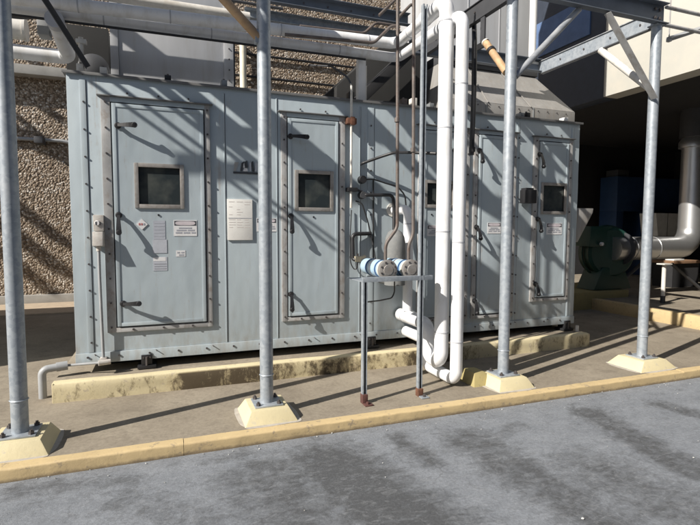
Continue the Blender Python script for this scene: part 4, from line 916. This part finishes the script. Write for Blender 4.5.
tag(q.build('support_leg', origin=(a.x, a.y, .286)), 'short white pipe leg standing under the bright steel duct', 'support')
for (p_, q_, lab) in (((616, 286), (650, 256), 'dark diagonal strut leaning left under the bright steel duct'), ((672, 264), (702, 290), 'dark diagonal strut leaning right under the bright steel duct elbow')):
    a, b_ = at_y(*p_, 7.35), at_y(*q_, 7.35); q = MB(); q.cyl(a, b_, .035, 'dark_metal', 10); tag(q.build('duct_strut', origin=tuple(a)), lab, 'strut')
# things further inside the bay
T = thing('blue_cabinet', 'dark blue steel cabinet frame deep in the shaded bay', 'cabinet', tuple(at_y(655, 280, 10.6)))
a, b_ = at_y(618, 176, 10.6), at_y(700, 208, 10.6); lo = at_y(618, 235, 10.6)
q = MB(); q.box(a.x, b_.x+.8, 10.6, 11.2, b_.z-.15, a.z, 'blue_steel', .01); q.box(a.x, a.x+.28, 10.6, 11.2, .286, b_.z-.151, 'blue_steel', .01); q.box(a.x+1.0, a.x+1.2, 10.6, 11.2, .286, b_.z-.151, 'blue_steel', .01); q.build('frame', T)
q = MB(); q.box(a.x+.1, a.x+.55, 10.7, 11.1, a.z+.001, a.z+.2, 'dark_metal', .01); q.build('top_box', T)
a, b_ = at_y(656, 213, 9.6), at_y(690, 236, 9.6)
q = MB(); q.prism([(a.x, 9.6, a.z), (b_.x+.3, 9.6, a.z), (b_.x+.3, 9.6, b_.z), (a.x+.12, 9.6, b_.z)], (0, .5, 0), 'clutter_white', .01); q.box(a.x+.45, a.x+.46, 9.59, 9.599, b_.z, a.z, 'dark_metal'); q.box(a.x+.1, a.x+1.0, 9.62, 10.1, .286, b_.z-.12, 'dark_interior'); q.box(a.x+.1, a.x+.9, 9.58, 9.62, b_.z-.26, b_.z-.2, 'cardboard'); q.box(a.x+.05, a.x+.6, 9.58, 9.62, b_.z-.16, b_.z-.12, 'clutter_white')
tag(q.build('control_desk', origin=(a.x, 9.6, .29)), 'pale grey control panel on a dark stand behind the bright duct', 'control panel')
a, b_ = at_y(673, 263, 8.0), at_y(690, 272, 8.0)
q = MB(); q.box(a.x, b_.x+.3, 8.0, 8.5, .286, a.z-.02, 'dark_interior'); q.box(a.x-.05, b_.x+.3, 7.95, 8.55, a.z-.019, a.z+.05, 'cardboard', .01); q.box(a.x+.0, a.x+.35, 7.98, 8.2, a.z+.051, a.z+.09, 'clutter_white', .01)
tag(q.build('work_bench', origin=(a.x, 8, .29)), 'dark bench with brown top under the duct elbow', 'bench')

# unseen brick building added across the road to block sky; door windows reflect it
q = MB(); q.box(-25, 40, -13, -9, -.1, 7.5, 'opposite_brick', .02); q.box(-25, 40, -13, -8.9, 7.501, 7.8, 'plinth_grey')
for i in range(12): q.box(-22+i*5, -20+i*5, -8.999, -8.97, 1.2, 3.2, 'glass')
tag(q.build('sky_block_building', origin=(0, -9, 0)), 'unseen brown brick building added across the road to block sky light', 'building')
# neighbouring grey cabinet left of the view: its shade lies on the walkway
q = MB(); q.box(-6.6, -3.05, 6.0, 9.4, .25, 2.75, 'unit_paint', .01); q.box(-6.65, -3.0, 5.95, 9.45, 2.751, 2.79, 'trim'); q.box(-6.5, -3.15, 6.1, 9.3, ZW, .249, 'underside')
for i in range(3): q.box(-6.3+i*1.1, -5.4+i*1.1, 5.975, 5.999, .6, 2.5, 'unit_paint', .004)
tag(q.build('grey_cabinet', origin=(-4.8, 6, ZW)), 'second grey steel cabinet standing left of the unit, beyond the leftmost post', 'cabinet')

# grit along the gutter
q = MB(); rg = random.Random(11)
for i in range(90):
    px, py = rg.uniform(-20, 720), None
    X = rg.uniform(-1.2, 6.5); Y = KY-abs(rg.gauss(0, .12)) if rg.random() < .7 else rg.uniform(1.9, 3.6)
    r_ = rg.uniform(.002, .006) * (1.9 if rg.random() < .08 else 1)
    tb = bmesh.new(); bmesh.ops.create_icosphere(tb, subdivisions=1, radius=r_)
    for v in tb.verts: v.co *= rg.uniform(.7, 1.2); v.co.z *= .6
    q._merge(tb, 'grit' if rg.random() < .6 else 'plinth_grey', Matrix.Translation((X, Y, r_*.4+.004)))
tag(q.build('loose_grit', smooth=False), kind='stuff', label='small pale stone chips scattered over the asphalt near the kerb')

for s_ in STR: stripe(s_[0], s_[1], s_[2]*(1.2 if s_[2] >= .09 else 1.1))
for s_ in WST: stripe(*s_, zb=7.5, Y=YW, ext=.2)
stripe((133, 41), (178, 75), .30, zb=5.4, Y=6.0, ext=.3)

for o in COL.objects:
    if '_w' in o: del o['_w']
    if o.get('kind') == 'structure' or o.get('kind') == 'stuff': pass
SC.cycles.max_bounces = 6
